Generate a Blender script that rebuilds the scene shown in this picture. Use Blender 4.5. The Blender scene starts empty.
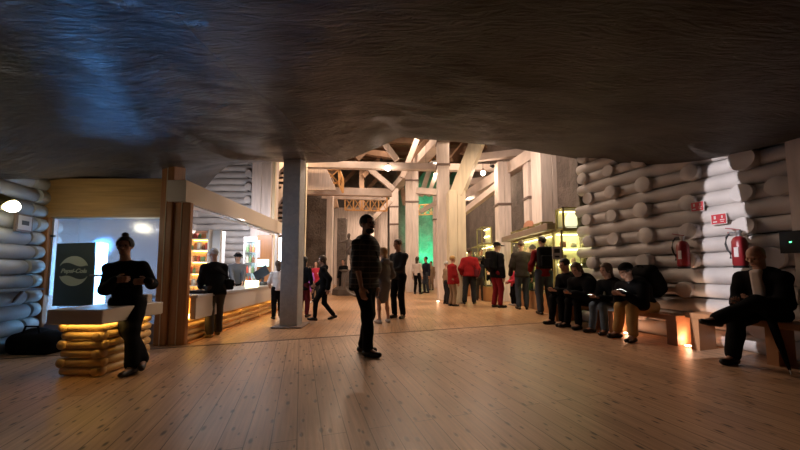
import bpy, math, random
import numpy as np
from mathutils import Vector, Matrix
random.seed(7); rng=np.random.RandomState(5)
C=bpy.context.scene.collection
sc=bpy.context.scene
F=320.0; PITCH=math.atan(320/4500.0); SHY=45-320*320/4500.0; CP,SP=math.cos(PITCH),math.sin(PITCH); EYE=1.1
def ray(px,py):
    x=(px-400)/F; y=(225+SHY-py)/F
    return Vector((x, CP-y*SP, SP+y*CP))
def G(px,py,z=0.0):
    d=ray(px,py); t=(z-EYE)/d.z
    return Vector((d.x*t,d.y*t,z))
def A(px,py,Y):
    d=ray(px,py); t=Y/d.y
    return Vector((d.x*t,Y,EYE+d.z*t))
# ---------------------------------------------------------------- materials
def mat(name,col,rough=.6,metal=0,emit=None,es=0,bump=0,bscale=20,var=0,vscale=3,stretch=None,spec=None,coat=0):
    m=bpy.data.materials.new(name); m.use_nodes=True
    nt=m.node_tree; b=nt.nodes['Principled BSDF']
    b.inputs['Base Color'].default_value=(*col,1); b.inputs['Roughness'].default_value=rough; b.inputs['Metallic'].default_value=metal
    if spec is not None: b.inputs['Specular IOR Level'].default_value=spec
    if coat: b.inputs['Coat Weight'].default_value=coat
    if emit: b.inputs['Emission Color'].default_value=(*emit,1); b.inputs['Emission Strength'].default_value=es
    if bump or var:
        tc=nt.nodes.new('ShaderNodeTexCoord'); mp=nt.nodes.new('ShaderNodeMapping')
        nt.links.new(tc.outputs['Object'],mp.inputs['Vector'])
        if stretch: mp.inputs['Scale'].default_value=stretch
    if bump:
        n=nt.nodes.new('ShaderNodeTexNoise'); n.inputs['Scale'].default_value=bscale; n.inputs['Detail'].default_value=6
        bp=nt.nodes.new('ShaderNodeBump'); bp.inputs['Strength'].default_value=bump; bp.inputs['Distance'].default_value=.02
        nt.links.new(mp.outputs[0],n.inputs['Vector']); nt.links.new(n.outputs[0],bp.inputs['Height']); nt.links.new(bp.outputs[0],b.inputs['Normal'])
    if var:
        n2=nt.nodes.new('ShaderNodeTexNoise'); n2.inputs['Scale'].default_value=vscale; n2.inputs['Detail'].default_value=5
        cr=nt.nodes.new('ShaderNodeValToRGB'); cr.color_ramp.elements[0].position=.3; cr.color_ramp.elements[1].position=.7
        cr.color_ramp.elements[0].color=(*[c*(1-var) for c in col],1); cr.color_ramp.elements[1].color=(*[min(1,c*(1+var)) for c in col],1)
        nt.links.new(mp.outputs[0],n2.inputs['Vector']); nt.links.new(n2.outputs[0],cr.inputs[0]); nt.links.new(cr.outputs[0],b.inputs['Base Color'])
    return m
def glassmat(name,tint,tr,diff=0,rough=.02):
    m=bpy.data.materials.new(name); m.use_nodes=True; nt=m.node_tree; nt.nodes.clear()
    o=nt.nodes.new('ShaderNodeOutputMaterial'); t=nt.nodes.new('ShaderNodeBsdfTransparent'); t.inputs[0].default_value=(*tint,1)
    g=nt.nodes.new('ShaderNodeBsdfGlossy'); g.inputs['Roughness'].default_value=rough; g.inputs[0].default_value=(.9,.9,.9,1)
    mx=nt.nodes.new('ShaderNodeMixShader'); mx.inputs[0].default_value=1-tr
    if diff:
        d=nt.nodes.new('ShaderNodeBsdfTranslucent'); d.inputs[0].default_value=(.75,.8,.9,1)
        dd=nt.nodes.new('ShaderNodeBsdfDiffuse'); dd.inputs[0].default_value=(.7,.75,.85,1)
        m1=nt.nodes.new('ShaderNodeMixShader'); m1.inputs[0].default_value=.35; nt.links.new(d.outputs[0],m1.inputs[1]); nt.links.new(dd.outputs[0],m1.inputs[2])
        m2=nt.nodes.new('ShaderNodeMixShader'); m2.inputs[0].default_value=1-diff; nt.links.new(m1.outputs[0],m2.inputs[1]); nt.links.new(g.outputs[0],m2.inputs[2])
        nt.links.new(m2.outputs[0],mx.inputs[2])
    else: nt.links.new(g.outputs[0],mx.inputs[2])
    nt.links.new(t.outputs[0],mx.inputs[1]); nt.links.new(mx.outputs[0],o.inputs[0])
    return m
def plankmat(name,ang,c1,c2,pw=.16,pl=3.6,rough=.33):
    m=bpy.data.materials.new(name); m.use_nodes=True; nt=m.node_tree; b=nt.nodes['Principled BSDF']; N=nt.nodes.new; L=nt.links.new
    tc=N('ShaderNodeTexCoord'); mp=N('ShaderNodeMapping'); mp.inputs['Rotation'].default_value=(0,0,ang); L(tc.outputs['Object'],mp.inputs[0])
    br=N('ShaderNodeTexBrick'); br.inputs['Scale'].default_value=1; br.inputs['Brick Width'].default_value=pl; br.inputs['Row Height'].default_value=pw
    br.inputs['Mortar Size'].default_value=.004; br.inputs['Mortar Smooth'].default_value=.3; br.inputs['Color1'].default_value=(*c1,1); br.inputs['Color2'].default_value=(*c2,1); br.inputs['Mortar'].default_value=(c1[0]*.25,c1[1]*.22,c1[2]*.2,1)
    br.offset=.37; L(mp.outputs[0],br.inputs['Vector'])
    # grain
    m2=N('ShaderNodeMapping'); m2.inputs['Scale'].default_value=(1.2,26,1); L(mp.outputs[0],m2.inputs[0])
    gn=N('ShaderNodeTexNoise'); gn.inputs['Scale'].default_value=1.6; gn.inputs['Detail'].default_value=8; L(m2.outputs[0],gn.inputs['Vector'])
    r1=N('ShaderNodeMapRange'); r1.inputs[1].default_value=.3; r1.inputs[2].default_value=.7; r1.inputs[3].default_value=.72; r1.inputs[4].default_value=1.12; L(gn.outputs[0],r1.inputs[0])
    # knots
    m3=N('ShaderNodeMapping'); m3.inputs['Scale'].default_value=(3.8,9.5,1); L(mp.outputs[0],m3.inputs[0])
    vo=N('ShaderNodeTexVoronoi'); vo.voronoi_dimensions='2D'; vo.inputs['Scale'].default_value=1.0; vo.inputs['Randomness'].default_value=1; L(m3.outputs[0],vo.inputs['Vector'])
    sep=N('ShaderNodeSeparateColor'); L(vo.outputs['Color'],sep.inputs[0])
    th=N('ShaderNodeMapRange'); th.inputs[1].default_value=0; th.inputs[2].default_value=1; th.inputs[3].default_value=.04; th.inputs[4].default_value=.17; L(sep.outputs[0],th.inputs[0])
    dv=N('ShaderNodeMath'); dv.operation='DIVIDE'; L(vo.outputs['Distance'],dv.inputs[0]); L(th.outputs[0],dv.inputs[1])
    r2=N('ShaderNodeMapRange'); r2.inputs[1].default_value=.45; r2.inputs[2].default_value=1.15; r2.inputs[3].default_value=.2; r2.inputs[4].default_value=1; L(dv.outputs[0],r2.inputs[0])
    ml=N('ShaderNodeMath'); ml.operation='MULTIPLY'; L(r1.outputs[0],ml.inputs[0]); L(r2.outputs[0],ml.inputs[1])
    # wear
    wn=N('ShaderNodeTexNoise'); wn.inputs['Scale'].default_value=.9; wn.inputs['Detail'].default_value=5; L(mp.outputs[0],wn.inputs['Vector'])
    r3=N('ShaderNodeMapRange'); r3.inputs[1].default_value=.35; r3.inputs[2].default_value=.65; r3.inputs[3].default_value=.82; r3.inputs[4].default_value=1.08; L(wn.outputs[0],r3.inputs[0])
    m4=N('ShaderNodeMath'); m4.operation='MULTIPLY'; L(ml.outputs[0],m4.inputs[0]); L(r3.outputs[0],m4.inputs[1])
    vm=N('ShaderNodeVectorMath'); vm.operation='SCALE'; L(br.outputs['Color'],vm.inputs[0]); L(m4.outputs[0],vm.inputs['Scale']); L(vm.outputs[0],b.inputs['Base Color'])
    r4=N('ShaderNodeMapRange'); r4.inputs[3].default_value=rough-.06; r4.inputs[4].default_value=rough+.16; L(wn.outputs[0],r4.inputs[0]); L(r4.outputs[0],b.inputs['Roughness'])
    bp=N('ShaderNodeBump'); bp.inputs['Strength'].default_value=.25; bp.inputs['Distance'].default_value=.004; L(m4.outputs[0],bp.inputs['Height']); L(bp.outputs[0],b.inputs['Normal'])
    b.inputs['Specular IOR Level'].default_value=.35
    return m
def rockmat(name,c1,c2,rough,ridge,stretch,dist=.05,spec=.5,scale=1.0,wet=0):
    m=bpy.data.materials.new(name); m.use_nodes=True; nt=m.node_tree; b=nt.nodes['Principled BSDF']; N=nt.nodes.new; L=nt.links.new
    tc=N('ShaderNodeTexCoord'); mp=N('ShaderNodeMapping'); mp.inputs['Scale'].default_value=stretch; mp.inputs['Rotation'].default_value=(0,0,.35); L(tc.outputs['Object'],mp.inputs[0])
    n=N('ShaderNodeTexNoise'); n.inputs['Scale'].default_value=2.2*scale; n.inputs['Detail'].default_value=9; n.inputs['Roughness'].default_value=.62; n.inputs['Distortion'].default_value=1.1; L(mp.outputs[0],n.inputs['Vector'])
    n2=N('ShaderNodeTexNoise'); n2.inputs['Scale'].default_value=1.1; n2.inputs['Detail'].default_value=6; L(tc.outputs['Object'],n2.inputs['Vector'])
    cr=N('ShaderNodeValToRGB'); cr.color_ramp.elements[0].color=(*c1,1); cr.color_ramp.elements[1].color=(*c2,1); cr.color_ramp.elements[0].position=.3; cr.color_ramp.elements[1].position=.72
    ad=N('ShaderNodeMath'); ad.operation='MULTIPLY_ADD'; ad.inputs[1].default_value=.45; L(n.outputs[0],ad.inputs[0])
    sc_=N('ShaderNodeMath'); sc_.operation='MULTIPLY'; sc_.inputs[1].default_value=.55; L(n2.outputs[0],sc_.inputs[0]); L(sc_.outputs[0],ad.inputs[2]); L(ad.outputs[0],cr.inputs[0]); L(cr.outputs[0],b.inputs['Base Color'])
    bp=N('ShaderNodeBump'); bp.inputs['Strength'].default_value=ridge; bp.inputs['Distance'].default_value=dist; L(n.outputs[0],bp.inputs['Height']); L(bp.outputs[0],b.inputs['Normal'])
    b.inputs['Roughness'].default_value=rough; b.inputs['Specular IOR Level'].default_value=spec
    if wet:
        sp=N('ShaderNodeSeparateXYZ'); L(tc.outputs['Object'],sp.inputs[0]); mr=N('ShaderNodeMapRange'); mr.inputs[1].default_value=-1.6; mr.inputs[2].default_value=.3; mr.inputs[3].default_value=wet; mr.inputs[4].default_value=rough; L(sp.outputs['X'],mr.inputs[0]); L(mr.outputs[0],b.inputs['Roughness'])
    return m
M={}
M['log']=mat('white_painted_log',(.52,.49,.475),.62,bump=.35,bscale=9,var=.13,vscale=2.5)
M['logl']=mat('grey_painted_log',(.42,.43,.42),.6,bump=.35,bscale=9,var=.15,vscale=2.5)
M['ylog']=mat('varnished_pine_log',(.62,.40,.17),.42,bump=.15,bscale=14,var=.2,vscale=3)
M['post']=mat('whitewashed_timber',(.72,.64,.60),.62,bump=.3,bscale=6,var=.14,vscale=2,stretch=(6,6,.7))
M['cream']=mat('cream_timber',(.68,.60,.43),.6,bump=.2,bscale=6,var=.1,vscale=2,stretch=(6,6,.7))
M['beam']=mat('pale_beam_timber',(.60,.51,.46),.65,bump=.25,bscale=8,var=.16,vscale=2)
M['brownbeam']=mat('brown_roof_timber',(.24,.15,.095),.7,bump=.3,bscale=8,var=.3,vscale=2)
M['amber']=mat('amber_rail_timber',(.62,.33,.12),.5,var=.15)
M['greycol']=rockmat('grey_salt_column',(.26,.27,.29),(.50,.50,.51),.55,.5,(4,4,4),.02)
M['band']=mat('dark_steel_band',(.20,.15,.13),.5,metal=.4)
M['oak']=mat('oak_veneer',(.40,.235,.085),.38,bump=.05,bscale=5,var=.22,vscale=1.5,stretch=(1,1,22))
M['oakv']=mat('brown_oak_veneer',(.36,.155,.055),.4,bump=.05,bscale=5,var=.2,vscale=1.5,stretch=(24,24,1))
M['cwhite']=mat('cream_laminate',(.62,.54,.47),.45)
M['steel']=mat('brushed_counter',(.55,.53,.52),.3,metal=.3)
M['greenboard']=mat('dark_green_board',(.035,.05,.042),.5)
M['signcream']=mat('pale_sage_lettering',(.42,.45,.33),.6)
M['frost']=glassmat('frosted_glass',(.92,.95,1),.72,diff=.75,rough=.18)
M['glass']=glassmat('clear_glass',(.97,1,.97),.93)
M['fridge']=mat('lit_fridge_front',(.5,.8,.9),.4,emit=(.25,.6,1),es=22)
M['white']=mat('white_enamel',(.7,.7,.7),.4)
M['dark']=mat('black_plastic',(.015,.015,.017),.4)
M['alu']=mat('aluminium',(.5,.52,.55),.35,metal=.8)
M['bench']=mat('bench_pine',(.48,.235,.11),.45,bump=.1,bscale=7,var=.15,vscale=2)
M['red']=mat('red_enamel',(.22,.015,.02),.35)
M['signred']=mat('red_sign',(.42,.02,.03),.5)
M['signwhite']=mat('white_print',(.55,.52,.52),.5)
M['lilac']=mat('pale_lilac_plaster',(.30,.26,.30),.7,var=.08,vscale=1)
M['plaster']=mat('grey_plaster',(.32,.32,.34),.8,var=.1)
M['goldframe']=mat('olive_gold_frame',(.34,.30,.12),.4,metal=.3)
M['canopy']=mat('grey_brown_canopy',(.26,.20,.15),.5,var=.08)
M['casebase']=mat('amber_case_base',(.42,.20,.08),.45,var=.15)
M['caseback']=mat('cream_case_back',(.55,.53,.33),.6)
M['stone']=mat('dark_statue_salt',(.12,.10,.09),.5,bump=.3,bscale=12)
M['boards']=mat('whitewashed_boards',(.56,.48,.44),.7,bump=.1,var=.18,vscale=3,stretch=(5,5,.4))
M['floor']=plankmat('near_floor_planks',math.radians(-90-17.2),(.52,.325,.20),(.43,.26,.155))
M['floor2']=plankmat('hall_floor_planks',math.radians(-90-3),(.52,.31,.17),(.43,.245,.13),rough=.27)
M['rockceil']=rockmat('wet_chiselled_salt',(.018,.013,.010),(.122,.096,.08),.60,1.0,(2.0,9.5,1.5),.13,.6,wet=.20)  # strong colour contrast along the ridges paints in their relief shading
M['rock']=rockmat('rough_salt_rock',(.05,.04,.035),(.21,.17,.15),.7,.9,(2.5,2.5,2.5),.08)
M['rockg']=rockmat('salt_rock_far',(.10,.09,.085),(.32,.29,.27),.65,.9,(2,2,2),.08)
def emat(name,col,s): return mat(name,tuple(min(1,c) for c in col),.5,emit=col,es=s)
M['bulb']=emat('warm_bulb',(1,.80,.62),14)
M['led']=emat('warm_strip',(1,.62,.16),14)
M['ledy']=emat('case_light_strip',(1,.86,.42),12)
M['ledw']=emat('white_strip',(.8,.88,1),16)
M['lampl']=emat('wall_lamp_glow',(1,.9,.66),30)
M['upl']=emat('floor_uplight_glow',(1,.72,.48),22)
M['screen']=emat('menu_screen',(.45,.68,.62),2.0)
M['screenw']=emat('lit_door_white',(.85,.92,1),5)
M['green']=emat('green_pilot',(.1,1,.3),6)
M['phone']=emat('phone_screen_light',(1,.93,.85),14)
# ---------------------------------------------------------------- mesh builder
class MB:
    def __init__(s): s.v=[]; s.f=[]
    def add(s,vs,fs):
        o=len(s.v); s.v+= [tuple(map(float,v)) for v in vs]; s.f+=[tuple(i+o for i in f) for f in fs]; return s
    def box(s,x0,x1,y0,y1,z0,z1):
        return s.add([(x0,y0,z0),(x1,y0,z0),(x1,y1,z0),(x0,y1,z0),(x0,y0,z1),(x1,y0,z1),(x1,y1,z1),(x0,y1,z1)],
            [(0,3,2,1),(4,5,6,7),(0,1,5,4),(1,2,6,5),(2,3,7,6),(3,0,4,7)])
    def bbox(s,x0,x1,y0,y1,z0,z1,b=.006,ang=0,org=None):
        # chamfered box, optional rotation about org (z axis)
        if org is None: org=((x0+x1)/2,(y0+y1)/2)
        b=min(b,(x1-x0)*.3,(y1-y0)*.3,(z1-z0)*.3)
        vs=[];
        for z,i in ((z0,b),(z0+b,0),(z1-b,0),(z1,b)):
            vs+=[(x0+i+ (b if i==0 else 0)*0,y0+i,z),(x1-i,y0+i,z),(x1-i,y1-i,z),(x0+i,y1-i,z)]
        # chamfer vertical edges too
        V=[];
        for z,i in ((z0,b),(z0+b,0),(z1-b,0),(z1,b)):
            X0,X1,Y0,Y1=x0+i,x1-i,y0+i,y1-i
            V+=[(X0+b,Y0,z),(X1-b,Y0,z),(X1,Y0+b,z),(X1,Y1-b,z),(X1-b,Y1,z),(X0+b,Y1,z),(X0,Y1-b,z),(X0,Y0+b,z)]
        fs=[tuple(range(7,-1,-1)),tuple(range(24,32))]
        for r in range(3):
            for k in range(8): fs.append((r*8+k,r*8+(k+1)%8,r*8+8+(k+1)%8,r*8+8+k))
        if ang:
            c,n=math.cos(ang),math.sin(ang)
            V=[(org[0]+(x-org[0])*c-(y-org[1])*n,org[1]+(x-org[0])*n+(y-org[1])*c,z) for x,y,z in V]
        return s.add(V,fs)
    def beam(s,p0,p1,w,h,up=(0,0,1)):
        p0=Vector(p0);p1=Vector(p1);d=(p1-p0).normalized();u=Vector(up)
        if abs(d.dot(u))>.98: u=Vector((0,1,0))
        r=d.cross(u).normalized(); u=r.cross(d)
        vs=[]
        for p in (p0,p1):
            for a,b in ((-1,-1),(1,-1),(1,1),(-1,1)): vs.append(p+r*(a*w/2)+u*(b*h/2))
        return s.add(vs,[(0,1,2,3),(7,6,5,4),(0,4,5,1),(1,5,6,2),(2,6,7,3),(3,7,4,0)])
    def tube(s,pts,rs,n=10,cap=True,jit=0):
        pts=[Vector(p) for p in pts]
        if not hasattr(rs,'__len__'): rs=[rs]*len(pts)
        vs=[];fs=[]
        ref=None
        for i,p in enumerate(pts):
            d=(pts[min(i+1,len(pts)-1)]-pts[max(i-1,0)]).normalized()
            if ref is None: ref=Vector((0,0,1)) if abs(d.z)<.9 else Vector((0,1,0))
            a=d.cross(ref).normalized(); b=d.cross(a).normalized(); ref=b.cross(d) if False else ref
            for k in range(n):
                t=2*math.pi*k/n; r=rs[i]*(1+ (random.uniform(-jit,jit) if jit else 0))
                vs.append(p+a*(r*math.cos(t))+b*(r*math.sin(t)))
        for i in range(len(pts)-1):
            for k in range(n): fs.append((i*n+k,i*n+(k+1)%n,(i+1)*n+(k+1)%n,(i+1)*n+k))
        if cap: fs.append(tuple(range(n-1,-1,-1))); m=(len(pts)-1)*n; fs.append(tuple(range(m,m+n)))
        return s.add(vs,fs)
    def log(s,p0,p1,r,n=16,wob=.012):
        p0=Vector(p0);p1=Vector(p1);L=(p1-p0).length; d=(p1-p0)/L
        k=max(2,int(L/.35)); pts=[p0,p0+d*.006]; rs=[r-.007,r]
        for i in range(1,k): 
            q=p0+d*(L*i/k)+Vector((random.uniform(-wob,wob),random.uniform(-wob,wob),random.uniform(-wob,wob)*.7)); pts.append(q); rs.append(r*random.uniform(.96,1.03))
        pts+=[p1-d*.006,p1]; rs+=[r,r-.007]
        return s.tube(pts,rs,n,True)
    def sphere(s,c,r,n=12,m=8,sx=1,sy=1,sz=1):
        vs=[(c[0],c[1],c[2]-r*sz)];fs=[]
        for i in range(1,m):
            ph=-math.pi/2+math.pi*i/m
            for k in range(n):
                t=2*math.pi*k/n; vs.append((c[0]+r*sx*math.cos(ph)*math.cos(t),c[1]+r*sy*math.cos(ph)*math.sin(t),c[2]+r*sz*math.sin(ph)))
        vs.append((c[0],c[1],c[2]+r*sz))
        for k in range(n):
            fs.append((0,1+(k+1)%n,1+k)); fs.append((len(vs)-1,1+(m-2)*n+k,1+(m-2)*n+(k+1)%n))
        for i in range(m-2):
            for k in range(n): fs.append((1+i*n+k,1+i*n+(k+1)%n,1+(i+1)*n+(k+1)%n,1+(i+1)*n+k))
        return s.add(vs,fs)
    def lathe(s,c,prof,n=14):
        vs=[];fs=[]
        for r,z in prof:
            for k in range(n): t=2*math.pi*k/n; vs.append((c[0]+r*math.cos(t),c[1]+r*math.sin(t),c[2]+z))
        for i in range(len(prof)-1):
            for k in range(n): fs.append((i*n+k,i*n+(k+1)%n,(i+1)*n+(k+1)%n,(i+1)*n+k))
        fs.append(tuple(range(n-1,-1,-1))); m=(len(prof)-1)*n; fs.append(tuple(range(m,m+n)))
        return s.add(vs,fs)
    def build(s,name,m,parent=None,smooth=False,**kw):
        me=bpy.data.meshes.new(name); vs=np.array(s.v,dtype=np.float64)
        off=np.zeros(3)
        if parent is not None: off=np.array(wloc(parent))
        if parent is None and kw.get('origin') is not None: off=np.array(kw['origin'])
        me.from_pydata((vs-off).tolist(),[],s.f); me.materials.append(M[m] if isinstance(m,str) else m)
        if smooth:
            me.polygons.foreach_set('use_smooth',[True]*len(me.polygons))
            try: me.set_sharp_from_angle(angle=math.radians(50))
            except Exception: pass
        me.update()
        o=bpy.data.objects.new(name,me); C.objects.link(o)
        if parent is not None: o.parent=parent
        elif kw.get('origin') is not None: o.location=kw['origin']
        return o
def wloc(o):
    l=Vector(o.location); p=o.parent
    while p is not None: l+=Vector(p.location); p=p.parent
    return l
def tag(o,label,cat,group=None,kind=None):
    if label: o['label']=label
    if cat: o['category']=cat
    if group: o['group']=group
    if kind: o['kind']=kind
    return o
def thing(name,loc,label,cat,group=None,rz=0):
    o=bpy.data.objects.new(name,None); C.objects.link(o); o.location=loc; o.rotation_euler=(0,0,rz); o.empty_display_size=.1
    return tag(o,label,cat,group)
def structure(o): o['kind']='structure'; return o
def lamp(kind,name,loc,energy,col,size=.1,target=None,spot=None,blend=.5,sx=None):
    l=bpy.data.lights.new(name,kind); l.energy=energy; l.color=col
    o=bpy.data.objects.new(name,l); C.objects.link(o); o.location=loc
    if kind=='AREA': l.shape='RECTANGLE'; l.size=size if not hasattr(size,'__len__') else size[0]; l.size_y=size if not hasattr(size,'__len__') else size[1]
    else: l.shadow_soft_size=size
    if kind=='SPOT': l.spot_size=spot; l.spot_blend=blend
    if target is not None: o.rotation_euler=(Vector(target)-Vector(loc)).to_track_quat('-Z','Y').to_euler()
    if sx: o.scale=sx
    return o
# ---------------------------------------------------------------- camera
cam=bpy.data.cameras.new('camera'); co=bpy.data.objects.new('camera',cam); C.objects.link(co); sc.camera=co
cam.sensor_width=36; cam.lens=36*F/800; co.location=(0,0,EYE); co.rotation_euler=(math.pi/2+PITCH,0,0); cam.clip_start=.05; cam.shift_y=SHY/800
sc.view_settings.view_transform='Standard'; sc.view_settings.look='None'; sc.view_settings.gamma=1; sc.view_settings.exposure=0
try: sc.view_settings.use_curve_mapping=False
except Exception: pass
w=bpy.data.worlds.new('world'); sc.world=w; w.use_nodes=True; w.node_tree.nodes['Background'].inputs[0].default_value=(.02,.018,.016,1); w.node_tree.nodes['Background'].inputs[1].default_value=.1
# ================================================================ SETTING
DV=Vector((-.296,.955,0)).normalized()       # room direction (into depth)
RM=Vector((-.955,-.296,0)).normalized()      # from right wall into room
W0=Vector((4.0,6.83,0))
def WR(k,off=0,z=0): return W0-DV*k+RM*off+Vector((0,0,z))
def onwall(px,py,off=0):
    d=ray(px,py); n=-RM; p0=W0+RM*off; t=(p0-Vector((0,0,EYE))).dot(n)/d.dot(n)
    q=Vector((0,0,EYE))+d*t; k=-(q-W0).dot(DV); return k,q.z,q
L0=Vector((-5.50,5.0,0)); LN=Vector((.955,.296,0)).normalized()
def WL(k,off=0,z=0): return L0-DV*k+LN*off+Vector((0,0,z))
def onleft(px,py,off=0):
    d=ray(px,py); p0=L0+LN*off; t=(p0-Vector((0,0,EYE))).dot(LN)/d.dot(LN); q=Vector((0,0,EYE))+d*t
    return -(q-L0).dot(DV),q.z,q
# floors
sA=Vector((-9,2.65,0)); sB=Vector((9,8.85,0))
def flat(name,pts,m):
    b=MB(); n=len(pts); b.add([(x,y,0) for x,y in pts]+[(x,y,-.1) for x,y in pts],[tuple(range(n)),tuple(range(2*n-1,n-1,-1))]+[(i,i+n,(i+1)%n+n,(i+1)%n) for i in range(n)])
    return structure(b.build(name,m))
flat('floor',[(-9,-4.2),(9,-4.2),(sB.x,sB.y),(sA.x,sA.y)],'floor')
flat('floor',[(sA.x,sA.y),(sB.x,sB.y),(9,27),(-9,27)],'floor2')
b=MB(); b.beam(sA+Vector((0,0,.001)),sB+Vector((0,0,.001)),.035,.008); structure(b.build('trim_1',mat('floor_joint',(.12,.075,.05),.5)))
# right log wall --------------------------------------------------
wr=MB(); p,q=WR(-.0,-.12),WR(8,-.12)
wr.add([WR(.1,-.16,0),WR(8,-.16,0),WR(8,-.16,4.2),WR(.1,-.16,4.2),WR(.1,-.3,0),WR(8,-.3,0),WR(8,-.3,4.2),WR(.1,-.3,4.2)],[(0,1,2,3),(7,6,5,4),(0,3,7,4),(1,5,6,2),(3,2,6,7),(0,4,5,1)])
wr=structure(wr.build('wall_right',mat('dark_gap',(.12,.10,.095),.9)))
row=.232; r=.118
ends={ # cross-log ends per odd row, px at that row (approx)
}
zr=.12; i=0
end_px=[[640,690,760],[600,640,684,760],[592,645,690,770],[588,613,645,690,742],[587,611,642,687,742,780],[587,612,642,690,742],[582,607,638,682,742],[582,604,640,700,750]]
while zr<3.75:
    if i%2==0:   # long logs
        b=MB(); kk=-.12+random.uniform(-.06,.03); b.log(WR(kk,0,zr),WR(5.0,0,zr+random.uniform(-.01,.01)),r*random.uniform(.98,1.08)); b.build('log','log',wr,True)
    else:
        ks=[]
        for j,px in enumerate(end_px[min(i//2,7)]):
            # solve k for px at height zr
            lo,hi=-.5,5
            for _ in range(40):
                mk=(lo+hi)/2; q=WR(mk,.15,zr); f=q.y*CP+(q.z-EYE)*SP
                if 400+F*q.x/f<px: lo=mk
                else: hi=mk
            ks.append(max(lo,.02))
        ks=sorted(ks)
        for j,k in enumerate(ks):
            b=MB(); rr=r*random.uniform(.95,1.28 if j>1 else 1.05); b.log(WR(k,-.12,zr),WR(k,.17+random.uniform(-.03,.05),zr),rr,18); b.build('log_end','log',wr,True)
            k2=ks[j+1] if j+1<len(ks) else 5.0
            if k2-k>.3:
                b=MB(); b.log(WR(k+.05,-.01,zr),WR(k2-.05,-.01,zr),r*random.uniform(.86,.98)); b.build('log','log',wr,True)
    zr+=row*.97; i+=1
# right pillar
pl=MB(); kp,_,_=onwall(800,200,.1)
for dz in (0,): pl.beam(WR(kp+.12,.12,0),WR(kp+.12,.12,3.6),.24,.3,up=DV)
structure(pl.build('trim_2','post'))
# left log wall ----------------------------------------------------
wl=MB(); wl.add([WL(-.3,-.14,0),WL(8,-.14,0),WL(8,-.14,3.4),WL(-.3,-.14,3.4),WL(-.3,-.3,0),WL(8,-.3,0),WL(8,-.3,3.4),WL(-.3,-.3,3.4)],[(0,3,2,1),(4,5,6,7),(0,4,7,3),(1,2,6,5),(3,7,6,2),(0,1,5,4)])
wl=structure(wl.build('wall_left',M['dark']))
z=.1;i=0
while z<2.75:
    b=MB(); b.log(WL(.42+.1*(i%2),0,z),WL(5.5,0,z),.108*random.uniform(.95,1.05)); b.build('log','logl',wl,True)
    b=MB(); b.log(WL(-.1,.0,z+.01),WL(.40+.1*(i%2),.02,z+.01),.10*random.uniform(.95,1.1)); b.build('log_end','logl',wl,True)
    z+=.208;i+=1
# ceiling ------------------------------------------------------------
lip=[(-20,-.5),]
ctrl=[]  # (X,Y,z) from left to right
def lp(px,py,Y): a=A(px,py,Y); ctrl.append((a.x,a.y,a.z))
ctrl.append((-9.5,9.2,2.75)); ctrl.append((-7.0,9.2,2.75))
lp(196,196,8.9); lp(207,186,8.6); lp(215,176,8.2); lp(231,163,7.8); lp(250,161,7.3); lp(275,162,7.0); lp(305,163,6.9); lp(340,162,6.6); lp(358,156,6.4); lp(372,150,6.3); lp(388,143,6.2); lp(400,137,6.15); lp(440,140.5,6.2); lp(500,146,6.4); lp(540,153,6.7); lp(572,158,6.95); lp(590,161,7.0)
for px,py in ((612,164),(640,167),(665,167),(690,164),(720,158),(745,152),(775,143),(800,134)):
    k,zz,q=onwall(px,py,-.05); ctrl.append((q.x,q.y,q.z))
ctrl.append((5.6,2.0,2.45)); ctrl.append((6.4,-1,2.4)); ctrl.append((7.2,-3.5,2.4))
ctrl=np.array(ctrl); nu=260
s_=np.concatenate([[0],np.cumsum(np.linalg.norm(np.diff(ctrl,axis=0),axis=1))]); uu=np.linspace(0,s_[-1],nu)
Lx,Ly,Lz=[np.interp(uu,s_,ctrl[:,j]) for j in range(3)]
def npnoise(X,Y,Z=0,seed=0,scale=1.,octv=4):
    out=0;amp=1
    for o in range(octv):
        r2=np.random.RandomState(seed+o)
        for _ in range(5):
            a,b2,c2,ph=r2.normal(size=3).tolist()+[r2.uniform(0,6.28)]
            out=out+amp*np.sin(scale*(a*X+b2*Y+c2*Z)+ph)/5
        scale*=2.1; amp*=.5
    return out
nv=150; vs=[];fs=[]
V=np.linspace(0,1,nv)**.9
NX=np.interp(uu,[0,s_[-1]],[-7.0,7.3]); NY=np.full(nu,-4.2)
for j,v in enumerate(V):
    X=NX+(Lx-NX)*v; Y=NY+(Ly-NY)*v
    zc=np.interp(X,[-3,1],[2.62,2.45])-.13*np.exp(-((Y-5.3)/1.6)**2)*(X<-2.5)
    # near profile: low over viewer, rising late to the lip
    s2=np.clip((Y-1.2)/np.maximum(Ly-1.2,.5),0,1); y0=np.interp(Lx,[-4.2,-2.9,-1.4],[5.1,3.6,1.6]); s2=np.clip((Y-y0)/np.maximum(Ly-y0,.5),0,1); s2=np.where(Ly<2.5,v,s2); s2=s2**1.25
    Z=zc+(Lz-zc)*s2
    Z=Z-.30*np.clip((-X-3.7)/1.0,0,1)*np.clip((4.8-Y)/.8,0,1)
    fade=np.minimum(1,(1-v)*8)
    Z=Z+fade*(.075*npnoise(X,Y,0,3,.9,3)+.03*npnoise(X*1.0,Y*2.4,0,11,2.5,3))
    vs.append(np.stack([X,Y,Z],1))
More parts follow.
